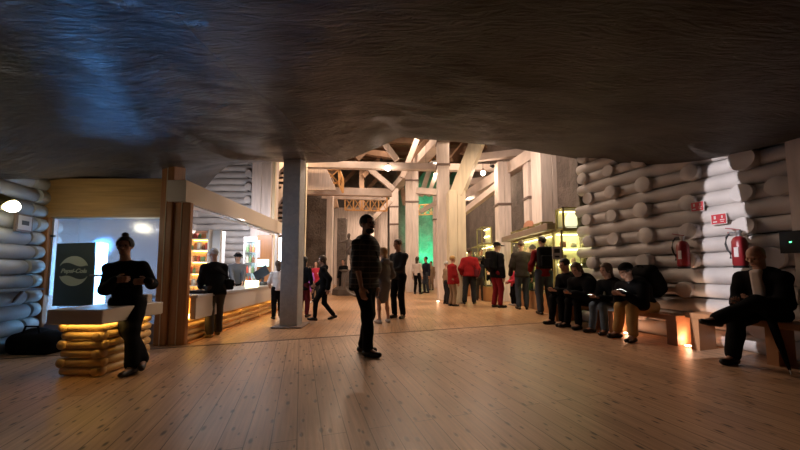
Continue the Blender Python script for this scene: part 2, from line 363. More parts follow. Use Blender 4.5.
# lip edge roll-over and rock face up
for j,(dy,dz) in enumerate(((.04,.03),(.07,.09),(.08,.2),(.05,.5),(-.1,1.2),(-.3,2.4),(-.5,6.2))):
    X=Lx+(.02 if j else 0); Y=Ly+dy; Z=Lz+dz+ (.03*npnoise(Lx,Lx*0,0,21,4,3) if dz>.1 else 0)
    # on the side walls push outward rather than back
    vs.append(np.stack([X,Y,Z],1))
R_=len(vs); allv=np.concatenate(vs)
for a_ in range(R_-1):
    for c_ in range(nu-1): fs.append((a_*nu+c_,(a_+1)*nu+c_,(a_+1)*nu+c_+1,a_*nu+c_+1))
b=MB(); b.v=[tuple(map(float,x)) for x in allv]; b.f=fs
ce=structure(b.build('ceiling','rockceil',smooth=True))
# rock under-structure behind booth (left cavern wall)
def rockpanel(name,p0,p1,z0,z1,m,seed=1,amp=.15,nn=(40,40),kind=True,thick=.5):
    p0=Vector(p0);p1=Vector(p1);d=(p1-p0);n=Vector((d.y,-d.x,0)).normalized()
    u=np.linspace(0,1,nn[0]);v=np.linspace(0,1,nn[1]);U,Vv=np.meshgrid(u,v)
    X=p0.x+d.x*U;Y=p0.y+d.y*U;Z=z0+(z1-z0)*Vv
    D=amp*npnoise(X,Y,Z,seed,1.3,4)
    P=np.stack([X+n.x*D,Y+n.y*D,Z],-1).reshape(-1,3); B_=np.stack([X-n.x*thick,Y-n.y*thick,Z],-1).reshape(-1,3)
    f=[];w_=nn[0];h_=nn[1];o=w_*h_
    for j in range(h_-1):
        for i in range(w_-1):
            a=j*w_+i; f.append((a,a+1,a+1+w_,a+w_))
    f.append((o,o+w_*(h_-1),o+w_*h_-1,o+w_-1))
    for i in range(w_-1): f.append((i+1,i,o+i,o+i+1)); a=(h_-1)*w_+i; f.append((a,a+1,o+a+1,o+a))
    for j in range(h_-1): a=j*w_; f.append((a,a+w_,o+a+w_,o+a)); a=j*w_+w_-1; f.append((a+w_,a,o+a,o+a+w_))
    mb=MB(); mb.v=[tuple(map(float,x)) for x in P]+[tuple(map(float,x)) for x in B_]; mb.f=f
    o_=mb.build(name,m,smooth=True)
    if kind: structure(o_)
    return o_
rockpanel('wall_right',(5.1,7.4,0),(5.3,26,0),0,9,'rock',4,.18,(90,50))       # hall right salt wall
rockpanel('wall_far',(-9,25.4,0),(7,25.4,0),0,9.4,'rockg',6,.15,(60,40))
rockpanel('wall_right',(4.15,7.3,0),(6.5,7.0,0),0,9,'rock',9,.1,(30,40))
rockpanel('wall_left',(-6.6,16,0),(-6.6,26,0),0,9,'rock',5,.18,(60,40)) if False else None
b=MB(); b.box(-9.5,-9.3,-4.2,27,0,9.4); structure(b.build('wall_left','rock'))
b=MB(); b.box(-9.5,9.3,-4.4,-4.2,0,9.4); structure(b.build('wall_back','rock'))
b=MB(); b.box(9.1,9.3,-4.2,27,0,9.4); structure(b.build('wall_right','rock'))
b=MB(); b.box(-9.5,9.3,2,27,9.4,9.6)
for k in range(16): b.box(-9.3,9.1,7+k*1.2,7.2+k*1.2,9.15,9.4)
structure(b.build('ceiling','brownbeam'))
# ================================================================ HALL TIMBER
def post(name,label,px,Y,w,zt,m='post',bands=(),base=False,d=None,zb=0,cat='post'):
    # px is where its foot stands; w its width
    f=Y*CP-EYE*SP; x=(px-400)/F*f; d=d or w
    t=thing(name,(x,Y,zb),label,cat)
    b=MB()
    n=max(1,round(w/.3)); ww=w/n
    for i in range(n): b.bbox(x-w/2+i*ww+.003,x-w/2+(i+1)*ww-.003,Y-d/2,Y+d/2,zb,zt,.01)
    b.build('shaft',m,t)
    for z in bands:
        c=MB(); c.bbox(x-w/2-.03,x+w/2+.03,Y-d/2-.03,Y+d/2+.03,z,z+.09,.01); c.build('band','band',t)
    if base: c=MB(); c.bbox(x-w/2-.12,x+w/2+.12,Y-d/2-.12,Y+d/2+.12,0,.03,.01); c.build('base_plate','band',t)
    return x
def beam(label,p0,p1,w,h,m='beam',name='timber_beam',cat='beam',group=None):
    mid=(Vector(p0)+Vector(p1))/2
    b=MB(); b.beam(p0,p1,w,h); o=b.build(name,m,None,origin=mid); tag(o,label,cat,group); return o
post('salt_column','rough grey salt-covered column standing near the bar counter on a base plate',291,6.4,.345,4.2,'greycol',base=True,cat='column')
post('timber_post','broad cream timber post in the middle of the hall with a leaning strut on top',457,11.0,.58,3.80,'cream')
post('timber_post','tall pinkish white post directly left of the broad cream post',444,11.95,.44,8.6,'post',bands=(5.0,5.9))
post('timber_post','thick white post behind the couple, standing on the hall floor',412,16.3,.66,6.5,'post',bands=(4.5,5.6))
post('timber_post','white post just left of the thick white post, nearer the far wall',394,20,.55,6.2,'post',bands=(3.9,5.0))
post('timber_post','thin pale post before the dark rock left of the statue',329,15.5,.30,5.0,'post')
post('timber_post','narrow far post beside the green lit wall',428.5+9,20,.48,5.9,'post',bands=(4.2,))
post('timber_post','slim far post at the left edge of the far passage',371,23,.42,5.0,'post')
post('timber_post','slim white far post behind the red coated visitors',446,22,.4,7,'post')
post('timber_post','white post on the right with strong light on it, behind the capped man',505,11.5,.46,5.0,'post',bands=(3.4,))
post('timber_post','narrower of the two white posts rising behind the shop canopy',535,10.4,.40,4.9,'post',bands=(3.4,))
post('timber_post','wider of the two white posts rising behind the shop canopy',551,9.6,.68,7,'post',bands=())
post('timber_pier','boarded white pier behind the bar between log wall and lattice',262,10.2,.62,6.5,'post',cat='pier')
post('timber_post','thin honey coloured post on the right side of the boarded pier',271,10.0,.10,6.5,'cream')
post('timber_post','thin honey coloured post right against the grey salt column',302.5,8.6,.09,5.2,'cream')
beam('broad cream strut leaning right from the top of the middle post',A(457,195,11.0),A(483,128,10.7),.54,.44,'cream','timber_strut','strut')
beam('long pale girder running in depth over the two thick hall posts',(2.05,12.2,6.72),(-1.05,24.5,6.72),.5,.42)
beam('long pale cross beam at the top left of the hall carrying the lamps',A(300,164.5,12.5),A(462,168,12.5),.26,.26)
beam('lower cross beam left of the main man, under the zigzag balcony',A(300,191,14.5),A(392,193,14.5),.3,.34)
beam('thin white rail beam just below the lower cross beam',A(322,197,16),A(386,199,16),.14,.16)
beam('short beam between the thick white post and the tall pinkish post',A(416,191,16),A(445,193,16),.3,.3)
beam('pale wall plate beam running along the posts on the right side',A(536,153,10.0),A(466,197,15.0),.34,.40)
beam('diagonal brace dropping right above the middle of the hall',A(366,166,13.6),A(394,190,13.6),.22,.22)
beam('steep brace climbing left above the hanging bulb',A(376,132,13),A(397,160,13),.22,.22)
beam('long brace climbing right from the thick white post toward the roof',A(402,178,15.8),A(417,140,15.8),.26,.26)
beam('pale tie beam from the middle strut to the right wall',A(468,159,11.2),A(545,150,11.2),.24,.24)
beam('short pale beam above the right bulb',A(462,167.5,12.8),A(497,168,12.8),.26,.24)
beam('low far tie beam behind the right bulbs',A(462,196,15),A(497,193,15),.2,.2)
beam('rising brace from the far right post to the wall plate',A(462,214,14),A(498,186,11.9),.22,.24)
beam('curved looking short brace at the left of the far white post',A(372,220,19),A(391,201,19),.24,.26)
beam('brace leaning against the tall pinkish post in front of the green light',A(421,196,19),A(431,165,19),.3,.3)
beam('second brace leaning right beside the green light',A(428,196,20),A(438,168,20),.26,.26)
beam('far brace rising from the narrow post to the right',A(420,212,19),A(441,200,19),.22,.24)
for j,(x0,y0,x1,y1,Y) in enumerate(((350,150,392,156,17),(380,140,440,143,18),(395,150,405,205,22),(462,150,500,144,17),(470,182,500,178,17),(440,150,470,152,19),(330,176,336,208,19),(362,170,362,210,20))):
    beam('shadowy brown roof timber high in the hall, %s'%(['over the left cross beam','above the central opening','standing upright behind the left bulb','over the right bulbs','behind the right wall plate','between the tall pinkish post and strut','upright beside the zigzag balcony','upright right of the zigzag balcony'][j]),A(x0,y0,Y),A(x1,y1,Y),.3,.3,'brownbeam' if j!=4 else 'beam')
# many rafters overhead
k=0
for Y in (13.5,16.5,19.5,22.5):
    for sx in (-1,1):
        for x in (1.4,3.6):
            k+=1
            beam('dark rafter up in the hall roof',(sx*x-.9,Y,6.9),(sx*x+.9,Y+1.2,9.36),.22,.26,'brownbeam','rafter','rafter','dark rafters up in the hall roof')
# white cladding above left beam
b=MB(); a0=A(304,168,13.2);a1=A(326,168,13.2);a2=A(336,190,13.2);a3=A(304,190,13.2)
b.add([a0,a3,a2,a1]+[p+Vector((0,.12,0)) for p in (a0,a3,a2,a1)],[(0,1,2,3),(7,6,5,4),(0,4,5,1),(1,5,6,2),(2,6,7,3),(3,7,4,0)])
tag(b.build('stair_cladding','boards',None,origin=a0),'sloping white boarding of the upper stair above the lower cross beam','cladding')
# zigzag balcony railings
def railing(label,px0,py0,px1,py1,Y,h,n,drop=0):
    p0=A(px0,py0,Y);p1=A(px1,py1,Y); t=thing('balcony_railing',p0,label,'railing')
    c=MB(); c.beam(p0,p1,.06,.08); c.build('bottom_rail','amber',t)
    u=Vector((0,0,h)); c=MB(); c.beam(p0+u,p1+u,.07,.08); c.build('top_rail','amber',t)
    for i in range(n+1):
        q=p0+(p1-p0)*(i/n); c=MB(); c.beam(q,q+u,.07,.07); c.build('baluster','amber',t)
        if i<n:
            q2=p0+(p1-p0)*((i+1)/n); c=MB(); c.beam(q,q2+u,.045,.045); c.beam(q+u,q2,.045,.045); c.build('cross_brace','amber',t)
railing('amber lit balcony railing with crossed braces above the lower cross beam',325,183,339,183,13.8,.62,1)
railing('amber railing climbing right beside the upper balcony crosses',339,184,343,193,13.6,.62,1)
railing('amber railing climbing left beside the upper balcony crosses',319,167,326,183,13.8,.55,1)
railing('long low amber railing with crossed braces under the rail beam',345,210,387,211,18,.75,5)
railing('small amber railing glimpsed between far posts',419,215,437,214,22,.7,3)
railing('high amber railing above the tall post braces',430,162,446,161,20,.7,2)
railing('high amber railing right of the middle strut',473,160,492,160,19,.7,3)
# white boarded far wall
b=MB(); y=23.6
x=-4.9
while x<-1.0:
    wd=random.uniform(.16,.22); b.bbox(x,x+wd-.012,y+random.uniform(0,.03),y+.12,0,5.75,.008); x+=wd
tag(b.build('board_wall','boards',None,origin=(-3,23.6,0)),'whitewashed vertical board partition at the far end behind the statue','partition')
b=MB(); x=1.8
while x<5.6:
    wd=random.uniform(.16,.22); b.bbox(x+.9,x+.9+wd-.012,y+random.uniform(0,.03),y+.12,0,7.5,.008); x+=wd
tag(b.build('board_wall','boards',None,origin=(3,23.6,0)),'tall pale board partition far behind the tall pinkish post','partition')
o=rockpanel('rock_pillar',(-5.6,17.6,0),(-3.95,17.6,0),0,5.3,'rock',12,.16,(30,60),False,.8); tag(o,'dark pitted salt rock mass left of the statue, behind the walking woman','rock')
o=rockpanel('rock_pillar',(-3.75,19,0),(-3.25,19,0),0,4.2,'rock',13,.06,(12,50),False,.5); tag(o,'narrow dark rock pier between thin post and boarded wall','rock')
# shelf of log wall far left (frontal)
lw=structure(MB().box(-7.6,-4.65,10.25,10.4,0,6).build('wall_left','dark'))
z=.11;i=0
while z<5.9:
    b=MB(); b.log((-7.6,10.15,z),(-4.62-(.0 if i%2==0 else .30),10.15,z),.105*random.uniform(.95,1.05)); b.build('log','log',lw,True)
    if i%2:
        for xe in (-4.8,-6.55):
            b=MB(); b.log((xe,9.93,z),(xe,10.25,z),.112*random.uniform(.97,1.08)); b.build('log_end','log',lw,True)
    z+=.213;i+=1
# lattice with diagonals
t=thing('timber_lattice',(-3.9,12.4,0),'honey coloured lattice of stacked timbers with diagonal braces left of the grey column','lattice')
for i in range(34):
    b=MB(); zz=.05+i*.2; b.beam((-5.3,12.5,zz),(-4.38,12.5,zz),.1,.09); b.build('slat','beam',t)
for p0,p1 in (((-5.2,12.3,3.0),(-4.3,12.3,4.6)),((-5.2,12.3,4.5),(-4.3,12.3,5.6)),((-5.2,12.25,2.0),(-4.4,12.25,2.9)),((-4.42,12.35,0),(-4.42,12.35,6.6))):
    b=MB(); b.beam(p0,p1,.2,.22); b.build('diagonal_brace','post',t)
# lamps ----------------------------------------------------------------
def pendant(label,px,py,Y,r=.085,hang=1.2,e=22):
    p=A(px,py,Y); t=thing('pendant_lamp',p,label,'lamp')
    c=MB(); c.sphere(p,r,14,10); c.build('bulb','bulb',t,True)
    c=MB(); c.lathe(p+Vector((0,0,r*.9)),[(r*.5,0),(r*.5,.06),(r*.25,.1),(.015,.11)],10); c.build('socket','band',t,True)
    c=MB(); c.tube([p+Vector((0,0,r+.1)),p+Vector((0,0,hang))],.008,5); c.build('cord','dark',t)
    lamp('POINT','bulb_light',p-Vector((0,0,r+.06)),e,(1,.78,.6),.08)
pendant('brightest hanging bulb left of the thick white post',388,168,12.2,.11)
pendant('hanging bulb between thick white post and tall pinkish post',426,169,13.0,.09)
pendant('hanging bulb right of the middle strut under a pale beam',483,173,11.5,.09)
pendant('small far bulb left of the right wall posts',469,197.5,14.5,.08)
p=A(435.5,165,12.6); t=thing('dish_lamp',p,'white glowing dish lamp against the tall pinkish post','lamp')
c=MB(); c.lathe(p,[(.28,0),(.3,.04),(.2,.12),(.03,.16)],20); c.build('shade','white',t,True)
c=MB(); c.lathe(p-Vector((0,0,.03)),[(.2,0),(.26,.02),(.26,.028)],20); c.build('diffuser','bulb',t,True)
# spotlights on beams
for px,py,Y,l in ((383,186,14.2,'small black spotlight on the lower cross beam'),(382,196,15.6,'small black camera under the lower cross beam'),(381,160,12.2,'black lamp holder on the cross beam left of the brightest bulb'),(491,166,11,'black lamp holder beside the right hanging bulb')):
    p=A(px,py,Y); t=thing('spotlight',p,l,'spotlight'); c=MB(); c.tube([p,p+Vector((.02,-.16,-.06))],[.05,.065],10); c.build('housing','dark',t,True); c=MB(); c.tube([p,p+Vector((0,.02,.14))],.015,6); c.build('bracket','dark',t)
# warm fill lamps added out of view to brighten the hall
for x,y,z,e in ((.3,8.5,4.9,95),(2.4,8.8,4.9,60),(-1.6,8.7,4.7,70),(2.6,11.5,6.5,70),(-1.8,12.0,6.4,60),(.2,15.0,8.6,220),(-2.6,18,7.2,250),(2.4,20,7.2,270),(-2.5,21.5,5.0,120),(3.6,14.5,5.6,120)):
    lamp('AREA','added_hall_fill',(x,y,z),e,(1,.72,.52),.5,(x*.8,y+.8,0))
lamp('SPOT','added_column_fill',(-1.0,2.4,2.42),32,(1,.95,.9),.06,(-2.3,6.4,1.7),math.radians(50),.7)  # added spot without a fixture, brightens the grey column and fascia
lamp('AREA','added_post_fill',(2.8,8.5,4.9),40,(1,.76,.6),.4,(4.4,9.8,3.4))  # added fill for the white posts behind the shop canopy
lamp('AREA','added_lattice_fill',(-4.2,11.2,6.0),60,(1,.62,.35),.3,(-4.3,12.6,4))  # added warm fill for the lattice, no fixture there
lamp('SPOT','green_light',(2.2,22.6,.3),2600,(.0,1,.40),.15,(2.2,25.2,3.2),math.radians(58),.8)
lamp('SPOT','green_light',(1.2,23.9,5.5),300,(.02,1,.42),.1,(1.9,25.2,6.5),math.radians(80),.6)
# ================================================================ BOOTH
t=thing('drinks_booth',(-3.6,4.85,0),'oak framed kiosk with frosted glass front on the left','booth')
c=MB(); c.bbox(-5.45,-3.52,4.80,4.95,1.90,2.50,.01); c.build('header_panel','oak',t)
c=MB(); c.bbox(-5.45,-5.31,4.80,4.95,0,1.90,.008); c.build('side_frame','oakv',t)
c=MB(); c.bbox(-3.60,-3.41,4.74,5.0,0,3.05,.01); c.build('corner_pillar','oakv',t)
c=MB(); c.bbox(-3.41,-3.16,4.77,4.85,0,2.12,.01); c.build('end_panel','oakv',t)
c=MB(); c.box(-3.51,-3.50,4.733,4.745,0,3.0); c.box(-3.29,-3.282,4.762,4.775,0,2.12); c.build('edge_strip','cream',t)
c=MB(); c.box(-5.31,-3.60,4.86,4.875,.30,1.90); gp=c.build('glass_pane','frost',t)
c=MB(); c.box(-5.31,-3.56,4.85,4.90,1.885,1.90); c.box(-5.31,-5.28,4.85,4.9,.72,1.885);c.box(-3.585,-3.56,4.85,4.9,.72,1.885); c.build('glass_frame','alu',t)
c=MB(); c.bbox(-3.6,-3.565,4.82,4.86,1.62,1.67,.004); c.build('hinge','goldframe',gp)
c=MB(); c.bbox(-5.30,-5.25,4.82,4.86,1.60,1.63,.004); c.build('hinge','dark',gp)
c=MB(); c.tube([(-4.62,4.79,1.02),(-4.20,4.79,1.02)],.016,8); c.tube([(-4.60,4.79,1.02),(-4.60,4.87,1.02)],.012,6);c.tube([(-4.24,4.79,1.02),(-4.24,4.87,1.02)],.012,6); c.build('pull_bar','band',gp)
c=MB(); c.bbox(-5.31,-3.60,4.84,4.92,0,.30,.008); c.build('plinth','lilac',t)
# fascia above bar
c=MB(); X0,X1=-3.47,-3.19
c.add([(X0,4.70,2.12),(X1,4.70,2.12),(X1-.18,9.2,2.12),(X0-.18,9.2,2.12),(X0,4.70,2.44),(X1,4.70,2.44),(X1-.18,9.2,2.44),(X0-.18,9.2,2.44)],[(0,3,2,1),(4,5,6,7),(0,1,5,4),(1,2,6,5),(2,3,7,6),(3,0,4,7)])
c.build('fascia','cwhite',t)
c=MB(); c.add([(X0+.16,4.9,2.113),(X0+.18,4.9,2.113),(X0+.01,9.1,2.113),(X0-.01,9.1,2.113),(X0+.16,4.9,2.12),(X0+.18,4.9,2.12),(X0+.01,9.1,2.12),(X0-.01,9.1,2.12)],[(0,3,2,1),(0,1,5,4),(1,2,6,5),(2,3,7,6),(3,0,4,7)]); c.build('light_strip','ledw',t)
c=MB(); c.add([(X0+.2,4.9,2.10),(X0+.23,4.9,2.10),(X0+.05,9.1,2.10),(X0+.02,9.1,2.10),(X0+.2,4.9,2.12),(X0+.23,4.9,2.12),(X0+.05,9.1,2.12),(X0+.02,9.1,2.12)],[(0,3,2,1),(0,1,5,4),(1,2,6,5),(2,3,7,6),(3,0,4,7)]); c.build('track_rail','alu',t)
c=MB(); c.bbox(-3.5,-3.42,8.9,9.0,.7,2.12,.006); c.build('end_post','cwhite',t)
# ceiling slab of the kiosk & back wall
c=MB(); c.bbox(-5.45,-3.5,4.95,5.1,2.12,2.5,.01); c.build('soffit_beam','plaster',t)
# bar counter
t=thing('bar_counter',(-3.3,7,0),'long cream bar counter with glowing yellow logs under it','counter')
def skew(x0,x1,y0,y1,z0,z1,s=-.04):
    m=MB(); f=lambda y:(y-4.8)*s
    return m.add([(x0+f(y0),y0,z0),(x1+f(y0),y0,z0),(x1+f(y1),y1,z0),(x0+f(y1),y1,z0),(x0+f(y0),y0,z1),(x1+f(y0),y0,z1),(x1+f(y1),y1,z1),(x0+f(y1),y1,z1)],[(0,3,2,1),(4,5,6,7),(0,1,5,4),(1,2,6,5),(2,3,7,6),(3,0,4,7)])
skew(-3.75,-3.05,4.87,9.0,.68,.72).build('worktop','steel',t)
skew(-3.16,-3.07,4.87,9.0,.36,.68).build('front_panel','cwhite',t)
skew(-3.60,-3.42,4.87,9.0,0,.68).build('carcass','casebase',t)
skew(-3.40,-3.18,4.87,9.0,.372,.39).build('light_strip','led',t)
for i in range(4):
    z=.055+i*.095
    c=MB(); c.log((-3.25-.0,4.90,z),(-3.25-.155,9.0,z),.046,12,.004); c.build('log','ylog',t,True)
    for j in range(4):
        y=5.7+j*.95+(i%2)*.2; c=MB(); c.log((-3.36-(y-4.8)*.04,y,z),(-3.175-(y-4.8)*.04,y,z),.048,12,.002); c.build('log_end','ylog',t,True) if i%2==0 else None
c=skew(-3.42,-3.13,4.87,9.0,0,.012); c.build('kickboard','oakv',t)
# counter clutter
def bx(name,lab,cat,x,y,z,w,d,h,m,rz=0,g=None):
    c=MB(); c.bbox(x-w/2,x+w/2,y-d/2,y+d/2,z,z+h,.006,rz,(x,y)); return tag(c.build(name,m,None,origin=(x,y,z)),lab,cat,g)
bx('tray','dark tray on the near end of the bar counter','tray',-3.3,5.35,.721,.3,.3,.05,'dark')
bx('card_terminal','small dark terminal on the bar beside the dark tray','terminal',-3.42,5.75,.721,.14,.2,.1,'dark',.3)
bx('napkin_holder','pale napkin holder on the bar before the leaning customer','napkin holder',-3.3,6.1,.721,.12,.12,.1,'signwhite')
bx('price_card','glowing amber card stand on the bar before the barista','card',-3.45,7.5,.721,.3,.05,.13,'ledy')
t=thing('cash_register',(-3.5,8.2,.721),'black cash register screen at the far end of the bar','cash register')
c=MB(); c.bbox(-3.62,-3.38,8.05,8.35,.721,.8,.01); c.build('base','dark',t)
c=MB(); c.beam((-3.5,8.2,.8),(-3.5,8.2,.95),.05,.05); c.build('stand','dark',t)
c=MB(); c.beam((-3.68,8.16,.92),(-3.34,8.1,1.12),.03,.24); c.build('screen','dark',t)
# booth interior : partition, shelf unit, fridges
t=thing('goods_shelf',(-5.4,7.4,0),'orange lit shelf unit with snacks behind the bar','shelf')
sx0,sx1=-4.98,-4.5; Y=7.45
c=MB(); c.bbox(sx0,sx1,Y+.3,Y+.36,.6,2.05,.006); c.build('back_panel',mat('peach_panel',(.75,.45,.3),.6),t)
c=MB(); c.bbox(sx0-.03,sx0,Y,Y+.36,.6,2.05,.005); c.build('side_panel','cwhite',t)
c=MB(); c.bbox(sx1,sx1+.03,Y,Y+.36,.6,2.05,.005); c.build('side_panel','cwhite',t)
gm=[mat('snack_orange',(.75,.32,.10),.5),mat('snack_red',(.6,.1,.06),.5),mat('snack_cream',(.8,.7,.55),.5),mat('snack_green',(.2,.35,.15),.5),mat('snack_brown',(.3,.15,.08),.5)]
for si,zz in enumerate((.72,1.0,1.28,1.56,1.82)):
    c=MB(); c.bbox(sx0,sx1,Y,Y+.3,zz,zz+.02,.004); c.build('shelf','white',t)
    c=MB(); c.box(sx0,sx1,Y+.25,Y+.27,zz-.012,zz-.001); c.build('light_strip','led',t)
    for q in range(5):
        x=sx0+.05+q*.095; h=random.uniform(.10,.19)
        c=MB()
        if (q+si)%2: c.bbox(x-.04,x+.04,Y+.05,Y+.15,zz+.021,zz+.021+h,.01)
        else: c.lathe((x,Y+.1,zz+.021),[(.036,0),(.04,.02),(.04,h*.7),(.02,h*.85),(.018,h)],10)
        tag(c.build('snack_bottle' if (q+si)%2==0 else 'snack_packet',gm[(q*2+si)%5],None,True,origin=(x,Y+.1,zz+.021)),'small colourful %s on %s of the orange lit unit'%('bottle' if (q+si)%2==0 else 'packet',['the lowest shelf','the second shelf from below','the middle shelf','the second shelf from above','the top shelf'][si]),'bottle' if (q+si)%2==0 else 'packet',('bottles' if (q+si)%2==0 else 'packets')+' on shelf level %s of the orange lit unit'%['one','two','three','four','five'][si])
bx('tall_panel','tall peach coloured panel right of the orange lit shelf','panel',-4.36,7.6,0,.2,.08,2.05,'cwhite')
bx('steel_post','slim pale post behind the bar in front of the log wall','post',-4.84,8.7,0,.10,.10,2.15,'white')
t=thing('drinks_fridge',(-4.27,9.2,0),'white framed drinks fridge with lit shelves behind the bar','fridge')
fx0,fx1,fy=-4.47,-4.07,9.1
for x in (fx0,fx1-.05):
    c=MB(); c.bbox(x,x+.05,fy,fy+.5,.3,1.95,.01); c.build('side_panel','white',t)
c=MB(); c.bbox(fx0,fx1,fy,fy+.5,1.95,2.05,.01); c.build('top_panel','white',t)
c=MB(); c.box(fx0,fx1,fy+.45,fy+.5,.3,1.95); c.build('back_panel',mat('lit_fridge_interior',(.6,.7,.7),.5,emit=(.6,.85,.9),es=.7),t)
c=MB(); c.box(fx0+.05,fx1-.05,fy+.02,fy+.05,1.92,1.945); c.build('light_strip','ledw',t)
for si,zz in enumerate((.7,1.0,1.3,1.6)):
    c=MB(); c.box(fx0+.05,fx1-.05,fy+.03,fy+.44,zz,zz+.012); c.build('shelf','alu',t)
    for q in range(4):
        x=fx0+.08+q*.08; c=MB(); c.lathe((x,fy+.12,zz+.013),[(.032,0),(.035,.02),(.035,.13),(.014,.18),(.014,.22)],9)
        tag(c.build('drink_bottle',gm[(q+si)%5],None,True,origin=(x,fy+.12,zz+.013)),'small bottle on %s of the white drinks fridge'%['the lowest shelf','the second shelf','the third shelf','the top shelf'][si],'bottle','bottles on the %s shelf of the fridge'%['lowest','second','third','top'][si])
bx('wood_partition','brown wooden partition right of the drinks fridge','partition',-3.86,9.15,0,.42,.08,2.1,'oakv')
c=MB(); c.bbox(-4.08,-3.98,9.09,9.105,1.45,1.95,.003); tag(c.build('notice','signwhite',None,origin=(-4.03,9.1,1.5)),'narrow white notice on the left edge of the brown partition','notice')
# LED number display
t=thing('number_display',(-3.88,9.08,1.2),'glowing greenish number display on the brown partition','display')
c=MB(); c.bbox(-4.04,-3.72,9.06,9.10,1.20,1.40,.004); scr_=c.build('screen','screen',t)
def text(body,loc,size,m,parent=None,name='lettering',rx=math.pi/2,rz=0,shear=0,ext=.002,align='CENTER',bold=0):
    cu=bpy.data.curves.new(name,'FONT'); cu.body=body; cu.size=size; cu.align_x=align; cu.align_y='CENTER'; cu.extrude=ext; cu.shear=shear; cu.offset=bold
    o=bpy.data.objects.new(name,cu); C.objects.link(o); o.rotation_euler=(rx,0,rz); o.location=loc
    dg=bpy.context.evaluated_depsgraph_get(); me=bpy.data.meshes.new_from_object(o.evaluated_get(dg)); mw=o.matrix_world if False else Matrix.LocRotScale(Vector(loc),o.rotation_euler,None)
    me.transform(mw); bpy.data.objects.remove(o)
    off=wloc(parent) if parent is not None else Vector((0,0,0)); me.transform(Matrix.Translation(-off)); me.materials.clear(); me.materials.append(M[m])
    n=bpy.data.objects.new(name,me); C.objects.link(n)
    if parent is not None: n.parent=parent
    return n
text('2012',(-3.88,9.055,1.30),.17,'signwhite',scr_,'digits')
bx('lit_door','bright white lit door panel at the far end of the bar','door',-3.56,9.35,0,.2,.05,2.05,'screenw')
# behind frosted glass: lit fridge column & inner wall
bx('glowing_fridge','tall fridge glowing blue white behind the frosted glass','fridge',-5.0,5.35,.22,.12,.12,1.33,'fridge')
o=bx('inner_wall','pale lilac inner wall of the kiosk behind the frosted glass','wall',-5.7,6.6,0,1.9,.06,2.3,'lilac')
lamp('SPOT','added_ceiling_blue',(-4.95,5.25,1.25),1000,(.10,.42,1),.05,(-2.15,2.15,2.6),math.radians(30),.9)  # added blue spot that makes the ceiling highlight, besides the fridge's own glow
lamp('AREA','added_kiosk_fill',(-4.1,5.7,2.25),6,(.9,.84,.95),.5,(-4.4,5.7,0))  # added fill inside the kiosk, no fixture modelled
lamp('AREA','added_kiosk_fill',(-4.25,8.0,2.35),48,(.95,.93,1),.5,(-5.6,10,1.0))  # added fill aimed at the logs behind the bar
lamp('AREA','bar_light',(-3.75,6.6,2.09),26,(.85,.92,1),(.08,2.6),(-3.5,6.6,0))
lamp('POINT','shelf_light',(-5.0,7.35,1.4),4,(1,.55,.25),.1)
# cola sign board
t=thing('cola_sign',(-4.83,4.845,1.1),'dark green board sign with a round pale emblem behind the glass edge','sign')
sx,sy=-4.86,4.835
q0=A(67,243,4.85); q1=A(98,300,4.85)
c=MB(); a=A(57,243.5,4.845);bb=A(95,242.5,4.845);cc=A(92,306,4.845);dd=A(52,306,4.845)
q=[a,bb,cc,dd]; c.add(q+[p+Vector((0,.02,0)) for p in q],[(0,3,2,1),(4,5,6,7),(0,1,5,4),(1,2,6,5),(2,3,7,6),(3,0,4,7)]); bd_=c.build('board','greenboard',t)
ec=A(73.5,271,4.838); R=.225
def capshape(sgn):
    pts=[];n=20
    for i in range(n+1):
        th=math.radians(20+140*i/n); pts.append((R*math.cos(th),sgn*R*math.sin(th)))
    n2=14; x0=pts[-1][0];x1=pts[0][0];y0=pts[0][1]
    for i in range(1,n2):
        u=i/n2; x=x0+(x1-x0)*u; pts.append((x,y0+.028*math.sin(2*math.pi*u)*1.0+sgn*.02))
    c=MB(); n=len(pts); fr=[(ec.x+x,ec.y,ec.z+z) for x,z in pts]; bk=[(x,y+.004,z) for x,y,z in fr]
    order=tuple(range(n)) if sgn<0 else tuple(range(n-1,-1,-1))
    c.add(fr+bk,[order]+[(i,(i+1)%n,(i+1)%n+n,i+n) for i in range(n)]); c.build('emblem_cap','signcream',bd_)
capshape(1); capshape(-1)
text('Pepsi-Cola',(ec.x,ec.y,ec.z),.090,'signcream',bd_,'lettering',shear=.35,bold=.0025)
# ledge counter on log crib in front of glass
ang=math.radians(0)
t=thing('log_counter',(-3.28,3.9,0),'small pine log counter with white slab top in front of the kiosk','counter')
c=MB(); c.bbox(-3.56,-3.00,3.26,4.1,.55,.70,.008); c.build('top_slab','cwhite',t)
rr=.046
for i in range(6):
    z=.05+i*.091
    # long log on the right side, short on the front, alternating ends
    c=MB(); c.log((-3.14,3.36+(0 if i%2==0 else .07),z+ .0),(-3.14,4.05,z),rr,12,.002); c.build('log','ylog',t,True)
    c=MB(); c.log((-3.52,3.42,z+(.004)),(-3.14+(.05 if i%2==0 else -.03),3.42,z),rr,12,.002) if i%2==0 else c.log((-3.56,3.42,z),(-3.08,3.42,z),rr,12,.002); c.build('log','ylog',t,True)
    c=MB(); c.log((-3.50,3.36+(.07 if i%2==0 else 0),z),(-3.50,4.05,z),rr,12,.002); c.build('log','ylog',t,True)
    c=MB(); c.log((-3.52,3.97,z),(-3.10,3.97,z),rr,12,.002); c.build('log','ylog',t,True)
c=MB(); c.box(-3.46,-3.18,3.5,3.9,.45,.50); c.build('light_box',mat('dim_amber_glow',(.9,.6,.2),.5,emit=(1,.66,.16),es=3),t)
c=MB(); c.box(-3.085,-3.05,3.32,4.0,.547,.5495); c.box(-3.5,-3.1,3.33,3.36,.547,.5495); c.build('light_strip','led',t)
